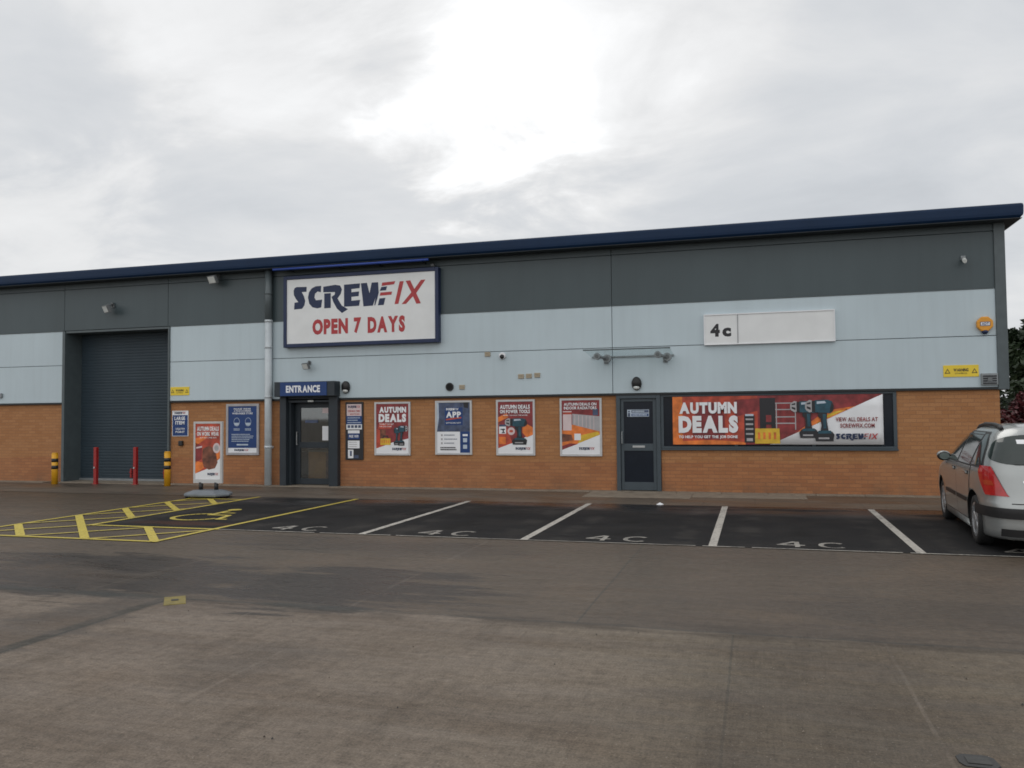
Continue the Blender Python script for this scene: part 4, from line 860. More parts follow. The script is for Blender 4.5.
def flood(x, z, label, tilt=50, swing=0, s=1.0):
    t = thing('floodlight', label, 'floodlight', (x, D, z), group='floodlights on the cladding')
    h = MB(); h.box(-.05*s, .05*s, -.03*s, .0, -.05*s, .05*s, 'lampbody'); h.tube([(0, -.03, 0), (0, -.14*s, 0), (0, -.17*s, -.05*s)], [.016*s]*3, 'lampbody'); h.cyl((0, -.04*s, .08*s), (0, -.04*s, .02*s), .035*s, 'lampbody'); h.build('bracket', t, world=False)
    a = math.radians(tilt); ca, sa = math.cos(a), math.sin(a); sw_ = math.radians(swing); cs, ss = math.cos(sw_), math.sin(sw_)
    def R(v):
        x_, y_, z_ = v; y2, z2 = y_*ca-z_*sa, y_*sa+z_*ca; x3, y3 = x_*cs-y2*ss, x_*ss+y2*cs
        return (x3, y3-.22*s, z2-.10*s)
    c = MB(); c.box(-.14*s, .14*s, -.045*s, .03*s, -.10*s, .10*s, 'lampbody'); c.box(-.11*s, .11*s, .031*s, .05*s, -.07*s, .07*s, 'lampbody'); c.v = [R(v) for v in c.v]; c.build('lamp_head', t, bevel=.008, world=False)
    g_ = MB(); g_.box(-.115*s, .115*s, -.050*s, -.0455*s, -.08*s, .08*s, 'lamp'); g_.v = [R(v) for v in g_.v]; g_.build('lens', t, world=False)
flood(-15.88, 4.56, 'grey floodlight on slate cladding above the roller shutter', 25, -25)
flood(-12.72, 5.14, 'grey floodlight high under the eaves left of the drainpipe', 25, -15)
flood(-10.18, 2.92, 'small floodlight on pale cladding over the entrance box', 25, -20, .75)

def bulkhead(x, z, label):
    t = thing('bulkhead_light', label, 'wall light', (x, D, z), group='oval bulkhead lights')
    b = MB(); pts = [(x+.105*math.cos(i*math.pi/10), z+.145*math.sin(i*math.pi/10)+.0) for i in range(20)]; b.prism(pts, D-.05, D-.001, 'black'); b.ball((x, D-.05, z+.02), (.098, .06, .125), M['black'], n=18, h=8); b.build('case', t, bevel=.008)
    b = MB(); b.ball((x, D-.052, z-.085), (.068, .055, .045), M['lamp'], n=16); b.build('lens', t)
bulkhead(-9.215, 2.33, 'black oval wall light beside the right end of the entrance box')
bulkhead(-2.41, 2.28, 'black oval wall light under the glass canopy over the grey door')

def vent(x, z, label, w=.13, h=.10):
    t = thing('wall_vent', label, 'vent', (x, D, z), group='small beige vents on the cladding')
    b = MB(); b.box(x-w/2, x+w/2, D-.02, D-.001, z-h/2, z+h/2, 'beige')
    for k in range(3): b.box(x-w/2+.012, x+w/2-.012, D-.032, D-.0205, z-h/2+.012+k*.03, z-h/2+.026+k*.03, 'beige')
    b.build('grille', t, bevel=.003)
for x_, z_, l_ in ((-6.33, 2.28, 'beige vent beside the round black wall outlet'), (-4.95, 2.49, 'left beige vent in the trio left of the glass canopy'), (-4.77, 2.495, 'middle beige vent in the trio left of the glass canopy'), (-4.58, 2.51, 'right beige vent in the trio left of the glass canopy'), (-5.72, 3.0, 'beige vent on the sheet joint beside the white dome camera')): vent(x_, z_, l_)
t = thing('wall_outlet', 'round black outlet in pale cladding above the app poster', 'outlet', (-6.625, D, 2.2))
b = MB(); b.cyl((-6.625, D-.03, 2.29), (-6.625, D-.001, 2.29), .095, 'black', n=24); b.build('ring', t, bevel=.006)
b = MB(); b.cyl((-6.625, D-.034, 2.29), (-6.625, D-.0305, 2.29), .07, 'well', n=24); b.build('opening', t)
t = thing('dome_camera', 'white dome camera with dark lens on the pale cladding joint', 'camera', (-5.37, D, 2.94))
b = MB(); b.cyl((-5.37, D-.05, 2.955), (-5.37, D-.001, 2.955), .075, 'print_white', n=20); b.build('base', t, bevel=.008)
b = MB(); b.ball((-5.37, D-.06, 2.935), (.052, .05, .05), M['black']); b.build('lens', t)
t = thing('bullet_camera', 'small grey camera on a short bracket on slate cladding at far right', 'camera', (3.86, D, 4.5))
b = MB(); b.box(3.82, 3.90, D-.03, D+.003, 4.52, 4.60, 'galv'); b.tube([(3.86, D-.02, 4.56), (3.86, D-.12, 4.53)], [.016, .016], 'galv'); b.build('bracket', t)
b = MB(); b.cyl((3.86, D-.06, 4.535), (3.84, D-.24, 4.46), .038, 'lamp', n=14); b.build('body', t)
tag(MB().box(-19.60, -19.46, D-.06, D, 2.235, 2.36, 'galv').build('junction_box', bevel=.015), 'small grey box low on pale cladding at the far left edge', 'junction box')

# glass canopy over the grey door
t = thing('glass_canopy', 'clear glass door canopy on two round brackets over the grey side door', 'canopy', (-2.42, D, 2.95))
b = MB(); zf, zb, yf_ = 2.955, 2.865, D-.92       # pane rises outwards from the wall
k = b.add([(-3.36, D-.03, zb), (-1.62, D-.03, zb), (-1.62, yf_, zf), (-3.36, yf_, zf)]); b.add([(v[0], v[1], v[2]-.014) for v in b.v[k:k+4]])
for q in ((0, 3, 2, 1), (4, 5, 6, 7), (0, 1, 5, 4), (1, 2, 6, 5), (2, 3, 7, 6), (3, 0, 4, 7)): b.face([k+i for i in q], 'canopy_glass')
b.build('glass_panel', t)
b = MB(); b.box(-3.37, -1.61, yf_-.012, yf_-.001, zf-.022, zf+.004, 'trim'); b.build('front_edge', t)
b = MB(); b.box(-3.36, -1.62, D-.028, D-.001, zb-.02, zb+.012, 'galv'); b.build('wall_rail', t)
for bx in (-3.05, -1.80):
    b = MB(); zz = lambda y_: zb+(zf-zb)*(D-.03-y_)/(D-.03-yf_)
    for ox, yy_, r_ in ((-.09, D-.60, .07), (.07, D-.30, .085)):
        b.cyl((bx+ox, yy_-.05, zz(yy_)-.085), (bx+ox, yy_+.05, zz(yy_)-.085), r_, 'galv', n=20); b.cyl((bx+ox, yy_, zz(yy_)-.06), (bx+ox, yy_, zz(yy_)-.013), .03, 'galv')
        b.cyl((bx+ox, yy_-.062, zz(yy_)-.085), (bx+ox, yy_-.051, zz(yy_)-.085), r_*.55, 'lampbody', n=16)
    b.tube([(bx, D-.02, zb-.10), (bx+.05, D-.3, zz(D-.3)-.085), (bx-.07, D-.6, zz(D-.6)-.085)], [.032]*3, 'galv'); b.box(bx-.05, bx+.05, D-.03, D-.001, zb-.15, zb-.04, 'galv'); b.build('bracket', t, bevel=.006)

# ------------------------------------------------------------------ bollards
def yellow_bollard(x, y, h, label):
    t = thing('bollard', label, 'bollard', (x, y, 0), group='yellow bollards at the shutter')
    b = MB(); r = .075; b.cyl((0, 0, 0), (0, 0, h-.03), r, 'yellow', n=24); b.cyl((0, 0, h-.03), (0, 0, h), r, 'yellow', r*.8, n=24); b.build('post', t, world=False)
    for z in (h*.54, h*.76):
        b = MB(); b.cyl((0, 0, z-.045), (0, 0, z+.045), r+.003, 'black', n=24); b.build('band', t, world=False)
yellow_bollard(-17.06, 16.95, .80, 'yellow bollard with black bands left of the roller shutter')
yellow_bollard(-13.70, 16.98, .84, 'yellow bollard with black bands right of the roller shutter')
def red_post(x, y, h, label):
    t = thing('security_post', label, 'bollard', (x, y, 0), group='red posts before the shutter')
    b = MB(); b.box(-.043, .043, -.043, .043, 0, h, 'redpaint'); b.build('post', t, bevel=.008, world=False)
    b = MB(); b.box(-.07, .07, -.07, .07, 0, .012, 'redpaint'); b.build('base_plate', t, bevel=.004, world=False)
    b = MB(); b.cyl((0, -.065, h*.45), (0, -.05, h*.45), .022, 'steel', n=12); b.build('lock', t, world=False)
red_post(-16.02, 17.2, .93, 'red square post before the shutter, next to the left yellow bollard')
red_post(-14.86, 17.25, .93, 'red square post before the shutter, next to the right yellow bollard')

# ------------------------------------------------------------------ swing sign on the hatched zone
sx, sy = -10.86, 14.70
t = thing('pavement_sign', 'free standing poster sign on a grey moulded base beside the yellow hatching', 'sign', (sx, sy, 0), (0, 0, math.radians(2)))
b = MB()   # low water-filled base, wide and thin with sloped top
o1 = [(-.50, -.08), (-.36, -.30), (.38, -.32), (.53, -.05), (.40, .27), (-.36, .27)]
def ring(sc, z): return [(p[0]*sc, p[1]*sc, z) for p in o1]
k = b.add(ring(.97, .035)); b.add(ring(1.0, .06)); b.add(ring(1.0, .09)); b.add(ring(.62, .155)); b.add(ring(.55, .16)); n = 6
for l in range(4):
    for i in range(n): j = (i+1) % n; b.face((k+l*n+i, k+l*n+j, k+(l+1)*n+j, k+(l+1)*n+i), 'grey_plastic')
b.face(range(k+4*n, k+5*n), 'grey_plastic'); b.face(range(k+n-1, k-1, -1), 'grey_plastic'); base_ = b.build('base', t, bevel=.012, world=False)
for cx, cy in ((-.34, -.2), (.34, -.2), (.34, .18), (-.34, .18)): b = MB(); b.cyl((cx-.04, cy, .035), (cx+.04, cy, .035), .034, 'black', n=12); b.build('wheel', base_, world=False)
for px in (-.17, .19):
    b = MB(); b.cyl((px, 0, .14), (px, 0, .31), .042, 'black', n=14); b.build('spring_post', t, world=False)
b = MB(); fw = .045; HW = .335
b.box(-HW, -HW+fw, -.03, .03, .29, 1.56, 'frame_silver'); b.box(HW-fw, HW, -.03, .03, .29, 1.56, 'frame_silver'); b.box(-HW+fw, HW-fw, -.03, .03, 1.56-fw, 1.56, 'frame_silver'); b.box(-HW+fw, HW-fw, -.03, .03, .29, .29+fw+.04, 'frame_silver'); b.build('frame', t, bevel=.006, world=False)
b = MB(); b.box(-HW+.044, HW-.044, -.022, .022, .375, 1.516, 'print_white'); b.build('panel', t, world=False)
U = lambda u: -HW+.045+(2*HW-.09)*u; V = lambda v: .376+1.14*v
b = MB(); P = lambda pts, m, k=0: b.poly([(U(u), V(v)) for u, v in pts], -.0235-.001*k, m)
P([(0, .1), (.55, .2), (1, .38), (1, 1), (0, 1)], 'print_red'); P([(0, .1), (.35, .2), (.3, .3), (0, .33)], 'print_orange', 1); P([(.55, .22), (1, .38), (1, .52), (.62, .45)], 'print_orange', 1); P([(0, .6), (.4, .72), (.5, .78), (0, .74)], 'print_orange', 1); P([(.3, .55), (.55, .6), (.8, .55), (.9, .3), (.8, .2), (.55, .17), (.35, .22), (.28, .35)], 'print_brown', 2); P([(0, .3), (.25, .36), (.28, .6), (0, .66)], 'print_maroon', 1)
P([(.04, .55), (.28, .57), (.28, .60), (.04, .58)], 'print_pink', 3); b.disc(U(.86), V(.56), .085, -.0275, 'print_pink', .105); b.disc(U(.86), V(.56), .05, -.0285, 'print_grey', .06); b.build('artwork', t, world=False)
b = MB(); b.text('AUTUMN DEALS', U(.07), U(.95), V(.87), V(.95), -.029, 'print_white', .04); b.build('lettering', t, world=False); b = MB(); b.text('ON WORK WEAR', U(.07), U(.95), V(.78), V(.855), -.029, 'print_white', .04); b.build('lettering', t, world=False); b = MB(); b.text('BUY ANY 2 AND SAVE', U(.2), U(.86), V(.735), V(.76), -.029, 'print_white', .01); b.build('lettering', t, world=False); b = MB(); logo(b, U(.50), U(.93), V(.06), V(.115), -.029); b.build('lettering', t, world=False)

# ------------------------------------------------------------------ covers in the yard
t = thing('hydrant_cover', 'faded yellow rectangular cover set in the wet concrete yard', 'cover', (-4.97, 6.27, 0))
t.rotation_euler = (0, 0, math.radians(38))
b = MB(); b.box(-.09, .09, -.17, .17, -.02, .006, 'cover_yellow'); b.build('plate', t, bevel=.003, world=False)
b = MB(); b.box(-.03, .03, -.03, .03, .0065, .010, 'iron'); b.build('keyhole', t, world=False)
t = thing('stopcock_cover', 'small dark iron cover in the concrete at the front right corner', 'cover', (.95, 4.31, 0))
b = MB(); pts = [(.86, 4.28), (.88, 4.24), (1.0, 4.235), (1.03, 4.27), (1.02, 4.36), (.99, 4.385), (.89, 4.38), (.86, 4.35)]; k = b.add([(p[0], p[1], -.02) for p in pts]); b.add([(p[0], p[1], .005) for p in pts])
for i in range(8): j = (i+1) % 8; b.face((k+i, k+j, k+8+j, k+8+i), 'iron')
b.face(range(k+8, k+16), 'iron'); b.build('rim', t)
b = MB(); b.box(.895, .995, 4.27, 4.35, .0055, .009, 'cover_dark'); b.build('lid', t, bevel=.003)

t = MB(); k_ = t.add([(-1.7+(x_+1.8)*.33, 15.08+(y_-15.1)*.4, .005+(z_-.005)*.6) for x_, y_, z_ in [(-1.92, 15.02, .006), (-1.70, 15.0, .006), (-1.55, 15.1, .007), (-1.62, 15.22, .03), (-1.8, 15.16, .045), (-1.95, 15.14, .01), (-1.75, 15.1, .07)]])
for i_ in range(6): t.face((k_+i_, k_+(i_+1) % 6, k_+6), 'print_white')
tag(t.build('litter'), 'crumpled scrap of white litter at the back of a parking bay near the grey door', 'litter')

# loose grit and leaf litter, uncountable
b = MB()
for _ in range(300):
    if rnd.random() < .35: x_, y_ = rnd.uniform(-9, 4), rnd.uniform(3.2, 6.2)
    else: x_, y_ = rnd.uniform(-14, 4.2), 17.3-abs(rnd.gauss(0, .25))
    r_ = rnd.uniform(.003, .008); a = rnd.uniform(0, 6.28)
    pts = [(x_+r_*math.cos(a+i*1.57)*rnd.uniform(.6, 1.2), y_+r_*math.sin(a+i*1.57)*rnd.uniform(.6, 1.2)) for i in range(4)]
    k = b.add([(p[0], p[1], .004) for p in pts]+[(x_, y_, .006+r_*.9)]); m_ = rnd.choice(('plinth', 'plinth', 'iron', 'bark'))
    for i in range(4): b.face((k+i, k+(i+1) % 4, k+4), m_)
o = b.build('grit'); o['kind'] = 'stuff'; o['label'] = 'loose grit and leaf bits lying on the concrete'

# ------------------------------------------------------------------ parked estate car
CN = 6.0
LV = [  # height, half width, rear end, front end
    (.16, .85, .05, 4.20), (.19, .868, .015, 4.32), (.28, .88, .0, 4.40), (.40, .885, .0, 4.45), (.50, .893, -.01, 4.47), (.57, .895, .0, 4.46), (.62, .896, .035, 4.44), (.70, .898, .055, 4.40),
    (.80, .898, .07, 4.27), (.87, .893, .08, 4.05), (.93, .886, .09, 3.78), (.98, .875, .105, 3.50), (1.03, .858, .13, 3.30), (1.10, .832, .17, 3.12), (1.20, .79, .235, 2.90), (1.30, .742, .31, 2.68),
    (1.38, .695, .395, 2.47), (1.44, .64, .49, 2.27), (1.48, .58, .58, 2.10), (1.505, .50, .70, 1.95), (1.52, .38, .85, 1.80)]
def lvl(z):
    if z <= LV[0][0]: return LV[0][1:]
    for a, c in zip(LV, LV[1:]):
        if z <= c[0]:
            f = (z-a[0])/(c[0]-a[0]); return tuple(a[i]+(c[i]-a[i])*f for i in (1, 2, 3))
    return LV[-1][1:]
def side_x(y, z):
    w, r, f = lvl(z); t = min(.999, abs((y-(r+f)/2)/((f-r)/2))); return w*(1-t**CN)**(1/CN)
def end_y(x, z, front=False):
    w, r, f = lvl(z); t = min(.999, abs(x)/w); q = (f-r)/2*(1-t**CN)**(1/CN); return (r+f)/2+(q if front else -q)
def ring_pts(z, n=64):
    w, r, f = lvl(z); out = []
    for i in range(n):
        a = 2*math.pi*i/n; c_, s_2 = math.cos(a), math.sin(a)
        out.append((w*math.copysign(abs(c_)**(2/CN), c_), (r+f)/2+(f-r)/2*math.copysign(abs(s_2)**(2/CN), s_2), z))
    return out
def perim(z, sgn=1, n=400):      # arc length along the outline of one rear corner; 0 at the turn of the corner, + forward
    w, r, f = lvl(z); ps = []
    for i in range(n+1):
        a = -math.pi/2+math.pi/2*i/n; ps.append((w*math.cos(a)**(2/CN) if math.cos(a) > 1e-9 else 0, (r+f)/2-(f-r)/2*abs(math.sin(a))**(2/CN)))
    s = [0]
    for p, q in zip(ps, ps[1:]): s.append(s[-1]+math.hypot(q[0]-p[0], q[1]-p[1]))
    k0 = min(range(n+1), key=lambda i: abs(ps[i][0]-.94*w)); s0 = s[k0]
    def at(v):
        v += s0
        for i in range(n):
            if s[i+1] >= v: 
                f_ = (v-s[i])/max(1e-9, s[i+1]-s[i]); p, q = ps[i], ps[i+1]
                x, y = p[0]+(q[0]-p[0])*f_, p[1]+(q[1]-p[1])*f_; dx, dy = q[0]-p[0], q[1]-p[1]; l = math.hypot(dx, dy) or 1
                return x, y, dy/l, -dx/l
        return ps[-1][0], ps[-1][1], 1, 0
    return at
def patch(b, fn, nu, nv, m, flip=False):
    k = len(b.v)
    for j in range(nv+1):
        for i in range(nu+1): b.v.append(fn(i/nu, j/nv))
    for j in range(nv):
        for i in range(nu):
            q = (k+j*(nu+1)+i, k+j*(nu+1)+i+1, k+(j+1)*(nu+1)+i+1, k+(j+1)*(nu+1)+i); b.face(q[::-1] if flip else q, m, True)
WR, WF, WRAD = .84, 3.42, .312
CZ = .955
car = thing('parked_car', 'silver estate car with roof rails parked facing the building at the right edge', 'car', (3.36, 10.50, .004), (0, 0, math.radians(-3.5)))
b = MB(); zs = []
for a, c in zip(LV, LV[1:]): zs += [a[0], (a[0]+c[0])/2]
zs.append(LV[-1][0]); n = 64; k = 0
for z in zs: b.v += ring_pts(z, n)
for l in range(len(zs)-1):
    for i in range(n): j = (i+1) % n; b.face((l*n+i, l*n+j, (l+1)*n+j, (l+1)*n+i), 'carpaint', True)
b.face(range(n-1, -1, -1), 'well'); top = (len(zs)-1)*n
cidx = len(b.v); b.v.append((0, 1.35, 1.532))
for i in range(n): b.face((top+i, top+(i+1) % n, cidx), 'carpaint', True)
body = b.build('body', None, world=False)
cut = MB()
for sx_ in (-1, 1):
    for wy in (WR, WF): cut.cyl((sx_*.58, wy, WRAD+.01), (sx_*1.1, wy, WRAD+.01), .365, 'well', n=40, smooth=False)
cutter = cut.build('cutter', None, world=False)
bo = body.modifiers.new('wells', 'BOOLEAN'); bo.operation = 'DIFFERENCE'; bo.object = cutter; bo.solver = 'EXACT'; bo.material_mode = 'TRANSFER'
dgr = bpy.context.evaluated_depsgraph_get(); dgr.update()
newme = bpy.data.meshes.new_from_object(body.evaluated_get(dgr)); body.modifiers.clear(); body.data = newme; bpy.data.objects.remove(cutter); body.parent = car
def cpart(b, name, parent=car): return b.build(name, parent, world=False)
for sgn in (-1, 1):
    S = lambda y, z, o: (sgn*(side_x(y, z)+o), y, z); fl = sgn > 0
    def spatch(y0f, y1f, z0f, z1f, o, m, nu=10, nv=8):
        def fn(u, v):
            z = z0f+(z1f-z0f)*v; y = y0f(z)+(y1f(z)-y0f(z))*u; return S(y, z, o)
        b = MB(); patch(b, fn, nu, nv, m, flip=not fl); return b
    ap = lambda z: 3.10-(z-1.0)*1.95; rq = lambda z: .50+(z-1.0)*.62+max(0, z-1.28)*.9
    cpart(spatch(lambda z: rq(z)-.05, lambda z: ap(z)+.06, .985, 1.425, .003, 'carblack', 24, 10), 'window_surround')
    cpart(spatch(lambda z: 1.99, ap, 1.0, 1.405, .006, 'carglass'), 'side_window'); cpart(spatch(lambda z: 1.06+max(0, z-1.3)*.3, lambda z: 1.91, 1.0, 1.41, .006, 'carglass'), 'side_window'); cpart(spatch(rq, lambda z: .97+max(0, z-1.3)*.3, 1.01, 1.395, .006, 'carglass'), 'quarter_window')
    def arch_y(z, wy, s): d = .375**2-(z-WRAD)**2; return wy+s*(math.sqrt(d) if d > 0 else 0)
    for nm, f0, f1 in (('rear', lambda z: max(1.03, arch_y(z, WR, 1)) if z < .69 else 1.03-max(0, z-.69)*.15, lambda z: 1.955), ('front', lambda z: 1.965, lambda z: min(2.98, arch_y(z, WF, -1)))):
        sb = spatch(lambda z: f0(z)-.012, lambda z: f1(z)+.012, .275, .985, .0015, 'well', 12, 20); seam = cpart(sb, 'door_seam')
        d = cpart(spatch(f0, f1, .285, .98, .004, 'carpaint', 12, 20), 'door'); 
        hb = MB(); hy = f0(.9)+.10; hb.box(-.0, .022, hy, hy+.18, -.012, .016, 'carpaint'); hb.box(-.02, .004, hy-.01, hy+.19, -.025, .022, 'carblack'); hb.v = [(sgn*(side_x(v[1], .89)+.010+v[0]), v[1], .89+v[2]) for v in hb.v]; hb.build('handle', d, world=False)
        rs = spatch(lambda z: max(f0(z), f0(.9))+.05, lambda z: min(f1(z), 2.92)-.04, .50, .555, .012, 'carblack', 8, 2); rs.build('rubbing_strip', d, world=False)
    # tail lamp wrapped round the corner
    tb = MB(); ats = {}
    def lampfn(u, v, o=.008):
        z = .672+.345*v; at = ats.setdefault(round(z, 4), perim(z)); s0 = -.42+.30*v**.8-.05*(1-4*(v-.5)**2); s1 = -.08+.30*v-.08*max(0, v-.8)/.2
        x, y, nx_, ny_ = at(s0+(s1-s0)*u); return (sgn*(x+nx_*o), y+ny_*o, z)
    patch(tb, lampfn, 14, 14, 'lens', flip=not fl); tl_ = cpart(tb, 'tail_light')
    tb = MB(); patch(tb, lambda u, v: lampfn(.25+.5*u, .35+.16*v, .011), 6, 3, 'lens_amber', flip=not fl); tb.build('indicator', tl_, world=False)
    # headlight
    hb = MB()
    def hfn(u, v):
        z = .66+.20*v; x = .50+.36*u*(1-.05*v); x = min(x, .985*lvl(z)[0]); return (sgn*x, end_y(x, z, True)+.006, z)
    patch(hb, hfn, 8, 6, 'lens_clear', flip=fl); cpart(hb, 'headlight')
    # mirror
    mb = MB(); mb.ball((sgn*.925, 2.83, 1.02), (.09, .07, .072), M['carblack'], n=16, h=8); mb.box(sgn*.84, sgn*.93, 2.83, 2.90, .97, 1.0, 'carblack'); mo = cpart(mb, 'mirror')
    gb = MB(); gb.poly([(sgn*.925+.066*math.cos(i*math.pi/8), 1.02+.05*math.sin(i*math.pi/8)) for i in range(16)], 2.757, 'mirror'); gb.build('mirror_glass', mo, world=False)
    cb_ = MB(); cb_.ball((sgn*.927, 2.845, 1.035), (.092, .068, .065), M['carpaint'], n=16, h=6, z0=-.2); cb_.build('mirror_cap', mo, world=False)
    # roof rail
    rb = MB(); rl = [(sgn*.585, .66, 1.455), (sgn*.58, .78, 1.495), (sgn*.575, 1.1, 1.515), (sgn*.57, 1.7, 1.515), (sgn*.57, 2.05, 1.48), (sgn*.575, 2.18, 1.44)]; rb.tube(rl, [.026, .03, .026, .026, .03, .026], 'carblack', 10); cpart(rb, 'roof_rail')
    for wy in (WR, WF):
        wb = MB(); xo = sgn*.868
        pr = [(.70, .20), (.70, .295), (.725, WRAD), (.84, WRAD), (.868, .295), (.872, .235), (.86, .205)]
        nn = 36; kk = len(wb.v)
        for px_, rr in pr:
            for i in range(nn): wb.v.append((sgn*px_, wy+rr*math.cos(2*math.pi*i/nn), WRAD+rr*math.sin(2*math.pi*i/nn)))
        for l in range(len(pr)-1):
            for i in range(nn): j = (i+1) % nn; q = (kk+l*nn+i, kk+l*nn+j, kk+(l+1)*nn+j, kk+(l+1)*nn+i); wb.face(q if sgn > 0 else q[::-1], 'rubber', True)
        wo_ = cpart(wb, 'wheel'); rm = MB(); rm.cyl((sgn*.72, wy, WRAD), (sgn*.80, wy, WRAD), .205, 'well', n=28)
        def ringx(bb, xa, ra, xb, rb_, m):
            kk = len(bb.v)
            for px_, rr in ((xa, ra), (xb, rb_)):
                for i in range(nn): bb.v.append((sgn*px_, wy+rr*math.cos(2*math.pi*i/nn), WRAD+rr*math.sin(2*math.pi*i/nn)))
            for i in range(nn): j = (i+1) % nn; q = (kk+i, kk+j, kk+nn+j, kk+nn+i); bb.face(q if sgn > 0 else q[::-1], m, True)
        ringx(rm, .80, .205, .866, .215, 'alloy'); ringx(rm, .866, .215, .868, .185, 'alloy'); ringx(rm, .868, .185, .80, .18, 'alloy')
        for q5 in range(5):
            a = math.radians(90+72*q5); ca, sa = math.cos(a), math.sin(a)
            def W_(x, t, r): return (sgn*x, wy+r*ca-t*sa, WRAD+r*sa+t*ca)
            kk = rm.add([W_(.862, -.034, .04), W_(.862, .034, .04), W_(.86, .045, .19), W_(.86, -.045, .19), W_(.82, -.05, .04), W_(.82, .05, .04), W_(.82, .055, .19), W_(.82, -.055, .19)])
            for q in ((0, 1, 2, 3), (0, 4, 5, 1), (1, 5, 6, 2), (3, 2, 6, 7), (0, 3, 7, 4)): rm.face([kk+i for i in (q if sgn > 0 else q[::-1])], 'alloy')
        rm.cyl((sgn*.80, wy, WRAD), (sgn*.868, wy, WRAD), .05, 'alloy', n=18); rm.build('rim', wo_, world=False)
# rear: window, tailgate trim, bumper strip, plate
def rear_patch(b, xf, z0, z1, o, m, nu=24, nv=12):
    def fn(u, v):
        z = z0+(z1-z0)*v; hw = xf(v); x = -hw+2*hw*u; return (x, end_y(x, z)-o, z)
    patch(b, fn, nu, nv, m)
b = MB()
def rwfn(u, v):                 # wraps round towards the sides
    z = 1.035+.37*v; hw = lvl(z)[0]*.955*max(.0, 1-abs(2*v-1)**4.5)**.25; a = (2*u-1); x = hw*math.copysign(1-(1-abs(a))**1.6, a); return (x, end_y(x, z)-.007, z)
patch(b, rwfn, 48, 40, 'carglass'); rw = cpart(b, 'rear_window')
b = MB(); b.tube([(.05, end_y(.05, 1.06)-.02, 1.06), (-.20, end_y(-.2, 1.08)-.02, 1.085), (-.42, end_y(-.42, 1.12)-.02, 1.13)], [.016, .010, .007], 'carblack'); b.build('wiper', rw, world=False)
b = MB(); patch(b, lambda u, v: (-.50+.13*u, end_y(-.50+.13*u, 1.29+.05*v)-.010, 1.29+.05*v), 4, 3, 'print_white'); b.build('window_sticker', rw, world=False)
b = MB(); rear_patch(b, lambda v: .62, .585, .595, .003, 'well', 20, 2); cpart(b, 'tailgate_seam')
b = MB(); rear_patch(b, lambda v: .50, .835, .86, .012, 'chrome', 16, 2); cpart(b, 'chrome_strip')
b = MB(); rear_patch(b, lambda v: .27, .66, .77, .012, 'plate', 8, 2); cpart(b, 'number_plate')
b = MB(); ats = {}
def bump_fn(sgn):
    def fn(u, v):
        z = .412+.125*v; at = ats.setdefault(round(z, 4), perim(z)); x, y, nx_, ny_ = at(-.82+1.18*u-.06*v*u); return (sgn*(x+nx_*.010), y+ny_*.010, z)
    return fn
patch(b, bump_fn(-1), 30, 4, 'carblack', flip=True); patch(b, bump_fn(1), 30, 4, 'carblack'); cpart(b, 'bumper_strip')
b = MB(); rear_patch(b, lambda v: .72, .20, .29, .008, 'carblack', 20, 3); cpart(b, 'bumper_valance')
b = MB()
def wsfn(u, v):
    z = 1.04+.36*v; hw = .72-.14*v; x = -hw+2*hw*u; return (x, end_y(x, z, True)+.006, z)
patch(b, wsfn, 20, 10, 'carglass', flip=True); cpart(b, 'windscreen')
b = MB()
def grfn(u, v): z = .42+.18*v; x = -.45+.9*u; return (x, end_y(x, z, True)+.006, z)
patch(b, grfn, 14, 4, 'carblack', flip=True); cpart(b, 'grille')
b = MB(); b.tube([(.0, 1.0, 1.525), (.0, .90, 1.62), (.0, .82, 1.70)], [.012, .006, .003], 'carblack', 6); cpart(b, 'aerial')

car.scale = (1, 1, CZ)

# ------------------------------------------------------------------ planting beyond the right end of the building
def leafcloud(b, c, r, n, size, m, rr, flat=.6):
    for _ in range(n):
        while True:
            p = Vector((rr.uniform(-1, 1), rr.uniform(-1, 1), rr.uniform(-1, 1)))
            if .25 < p.length < 1: break
        p = Vector((c[0]+p.x*r[0], c[1]+p.y*r[1], c[2]+p.z*r[2])); s = size*rr.uniform(.6, 1.3)
        u = Vector((rr.gauss(0, 1), rr.gauss(0, 1), rr.gauss(0, flat))).normalized(); w = u.orthogonal().normalized(); w = (Matrix.Rotation(rr.uniform(0, 6.28), 3, u) @ w)
        k = b.add([p-u*s, p+w*s*.45, p+u*s, p-w*s*.45]); b.face((k, k+1, k+2, k+3), m, False)
def tree(x, y, h, cr, label, m, seed, trunk_h=.06):
    rr = random.Random(seed); t = thing('broadleaf_tree', label, 'tree', (x, y, 0), group='trees beyond the car park')
    tb = MB(); pts = [Vector((x+rr.gauss(0, .05)*i, y+rr.gauss(0, .05)*i, h*.85*i/6)) for i in range(7)]; tb.tube(pts, [.22*(1-i/7.5) for i in range(7)], 'bark', 9)
    cb = MB()
    for i in range(90):
        a = rr.uniform(0, 6.28); f = rr.uniform(0, 1); z = h*(trunk_h+(1-trunk_h)*f**.9); prof_ = math.sin(min(1, (f*.92+.10))*math.pi)**.6; rad = cr*prof_*rr.uniform(.25, 1.0)
        c = (x+rad*math.cos(a), y+rad*math.sin(a), min(z, h-.2)); q = rr.uniform(.55, 1.05)*cr*.34
        leafcloud(cb, c, (q, q, q*.75), 110, .21, m, rr)
        if i % 5 == 0: tb.tube([pts[min(5, 1+int(f*4))], c], [.06, .02], 'bark', 6)
    tb.build('trunk', t); cb.build('crown', t)
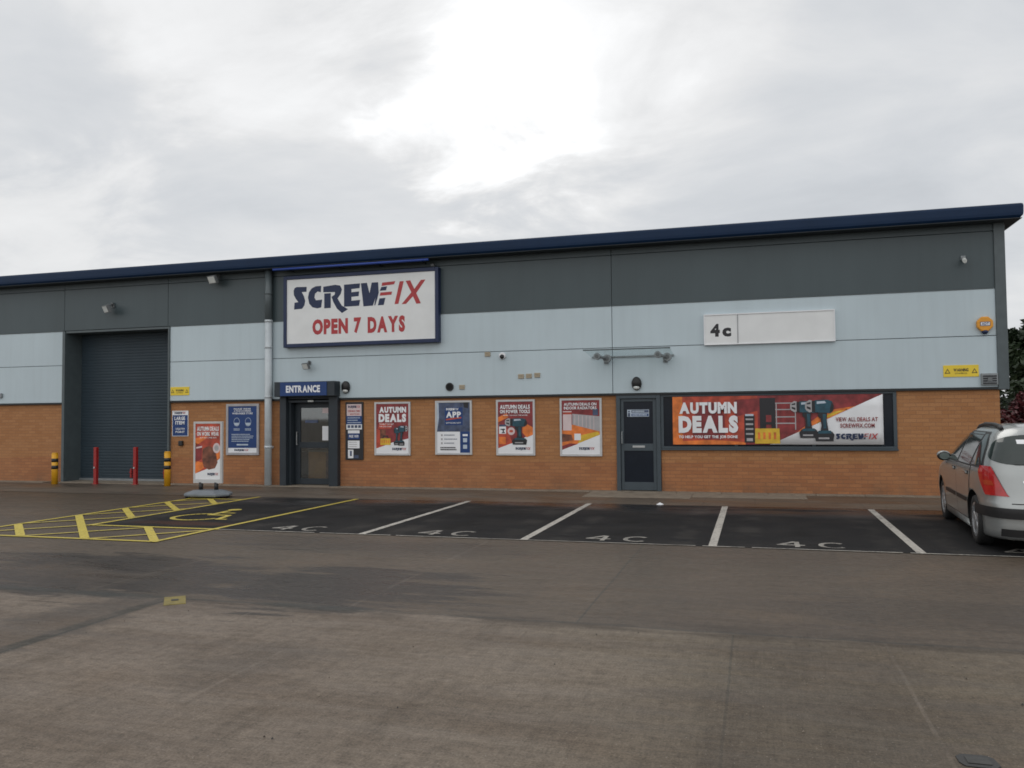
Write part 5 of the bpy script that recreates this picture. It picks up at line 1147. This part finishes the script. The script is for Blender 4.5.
for a in ((13.0, 44, 6.4, 2.3, 'dark green tree rising just past the right corner of the building', 'leaf', 3), (17.2, 45, 7.2, 2.7, 'second dark tree right of the building corner', 'leaf', 5), (21.8, 43, 6.7, 2.6, 'mid green tree third along beyond the building corner', 'leaf2', 8), (26.4, 45, 7.4, 2.8, 'fourth tree along, dark and broad, beyond the car', 'leaf', 9), (31, 43, 6.5, 2.6, 'farthest right tree in the row beyond the car park', 'leaf2', 12)): tree(*a)
t = thing('hedge', 'tall dark clipped hedge below the trees beyond the right building corner', 'hedge', (20, 38, 0)); rr = random.Random(21)
b = MB()
for i in range(46): leafcloud(b, (9.6+i*.55+rr.gauss(0, .1), 38+rr.gauss(0, .2), 1.55+rr.gauss(0, .12)), (.7, .6, 1.55), 240, .15, 'leaf', rr)
b.build('foliage', t); b = MB()
for i in range(12): b.cyl((9.8+i*2.1, 38, 0), (9.8+i*2.1, 38, 1.4), .05, 'bark', .03, 7)
b.build('stem', t)
def shrub(x, y, h, r, label, seed):
    rr = random.Random(seed); t = thing('red_shrub', label, 'shrub', (x, y, 0), group='maroon shrubs beside the building'); tb = MB(); cb = MB()
    for i in range(7):
        a = rr.uniform(0, 6.28); e = (x+r*.6*math.cos(a), y+r*.6*math.sin(a), h*rr.uniform(.6, .9)); tb.tube([(x, y, 0), ((x+e[0])/2, (y+e[1])/2, h*.3), e], [.03, .022, .01], 'bark', 6)
    for i in range(48):
        a = rr.uniform(0, 6.28); q = rr.uniform(.05, .85); z = h*rr.uniform(.16, .90); leafcloud(cb, (x+q*r*math.cos(a), y+q*r*math.sin(a), z), (r*.33, r*.33, h*.14), 110, .065, 'redleaf', rr)
    tb.build('stem', t); cb.build('foliage', t)
shrub(5.75, 20.4, 2.05, .80, 'maroon leaved shrub just past the right corner of the brick wall', 31)
shrub(7.3, 20.8, 2.1, .9, 'second maroon leaved shrub, farther from the building corner', 33)
shrub(9.0, 20.6, 1.9, .9, 'third maroon leaved shrub, farthest from the building corner', 35)
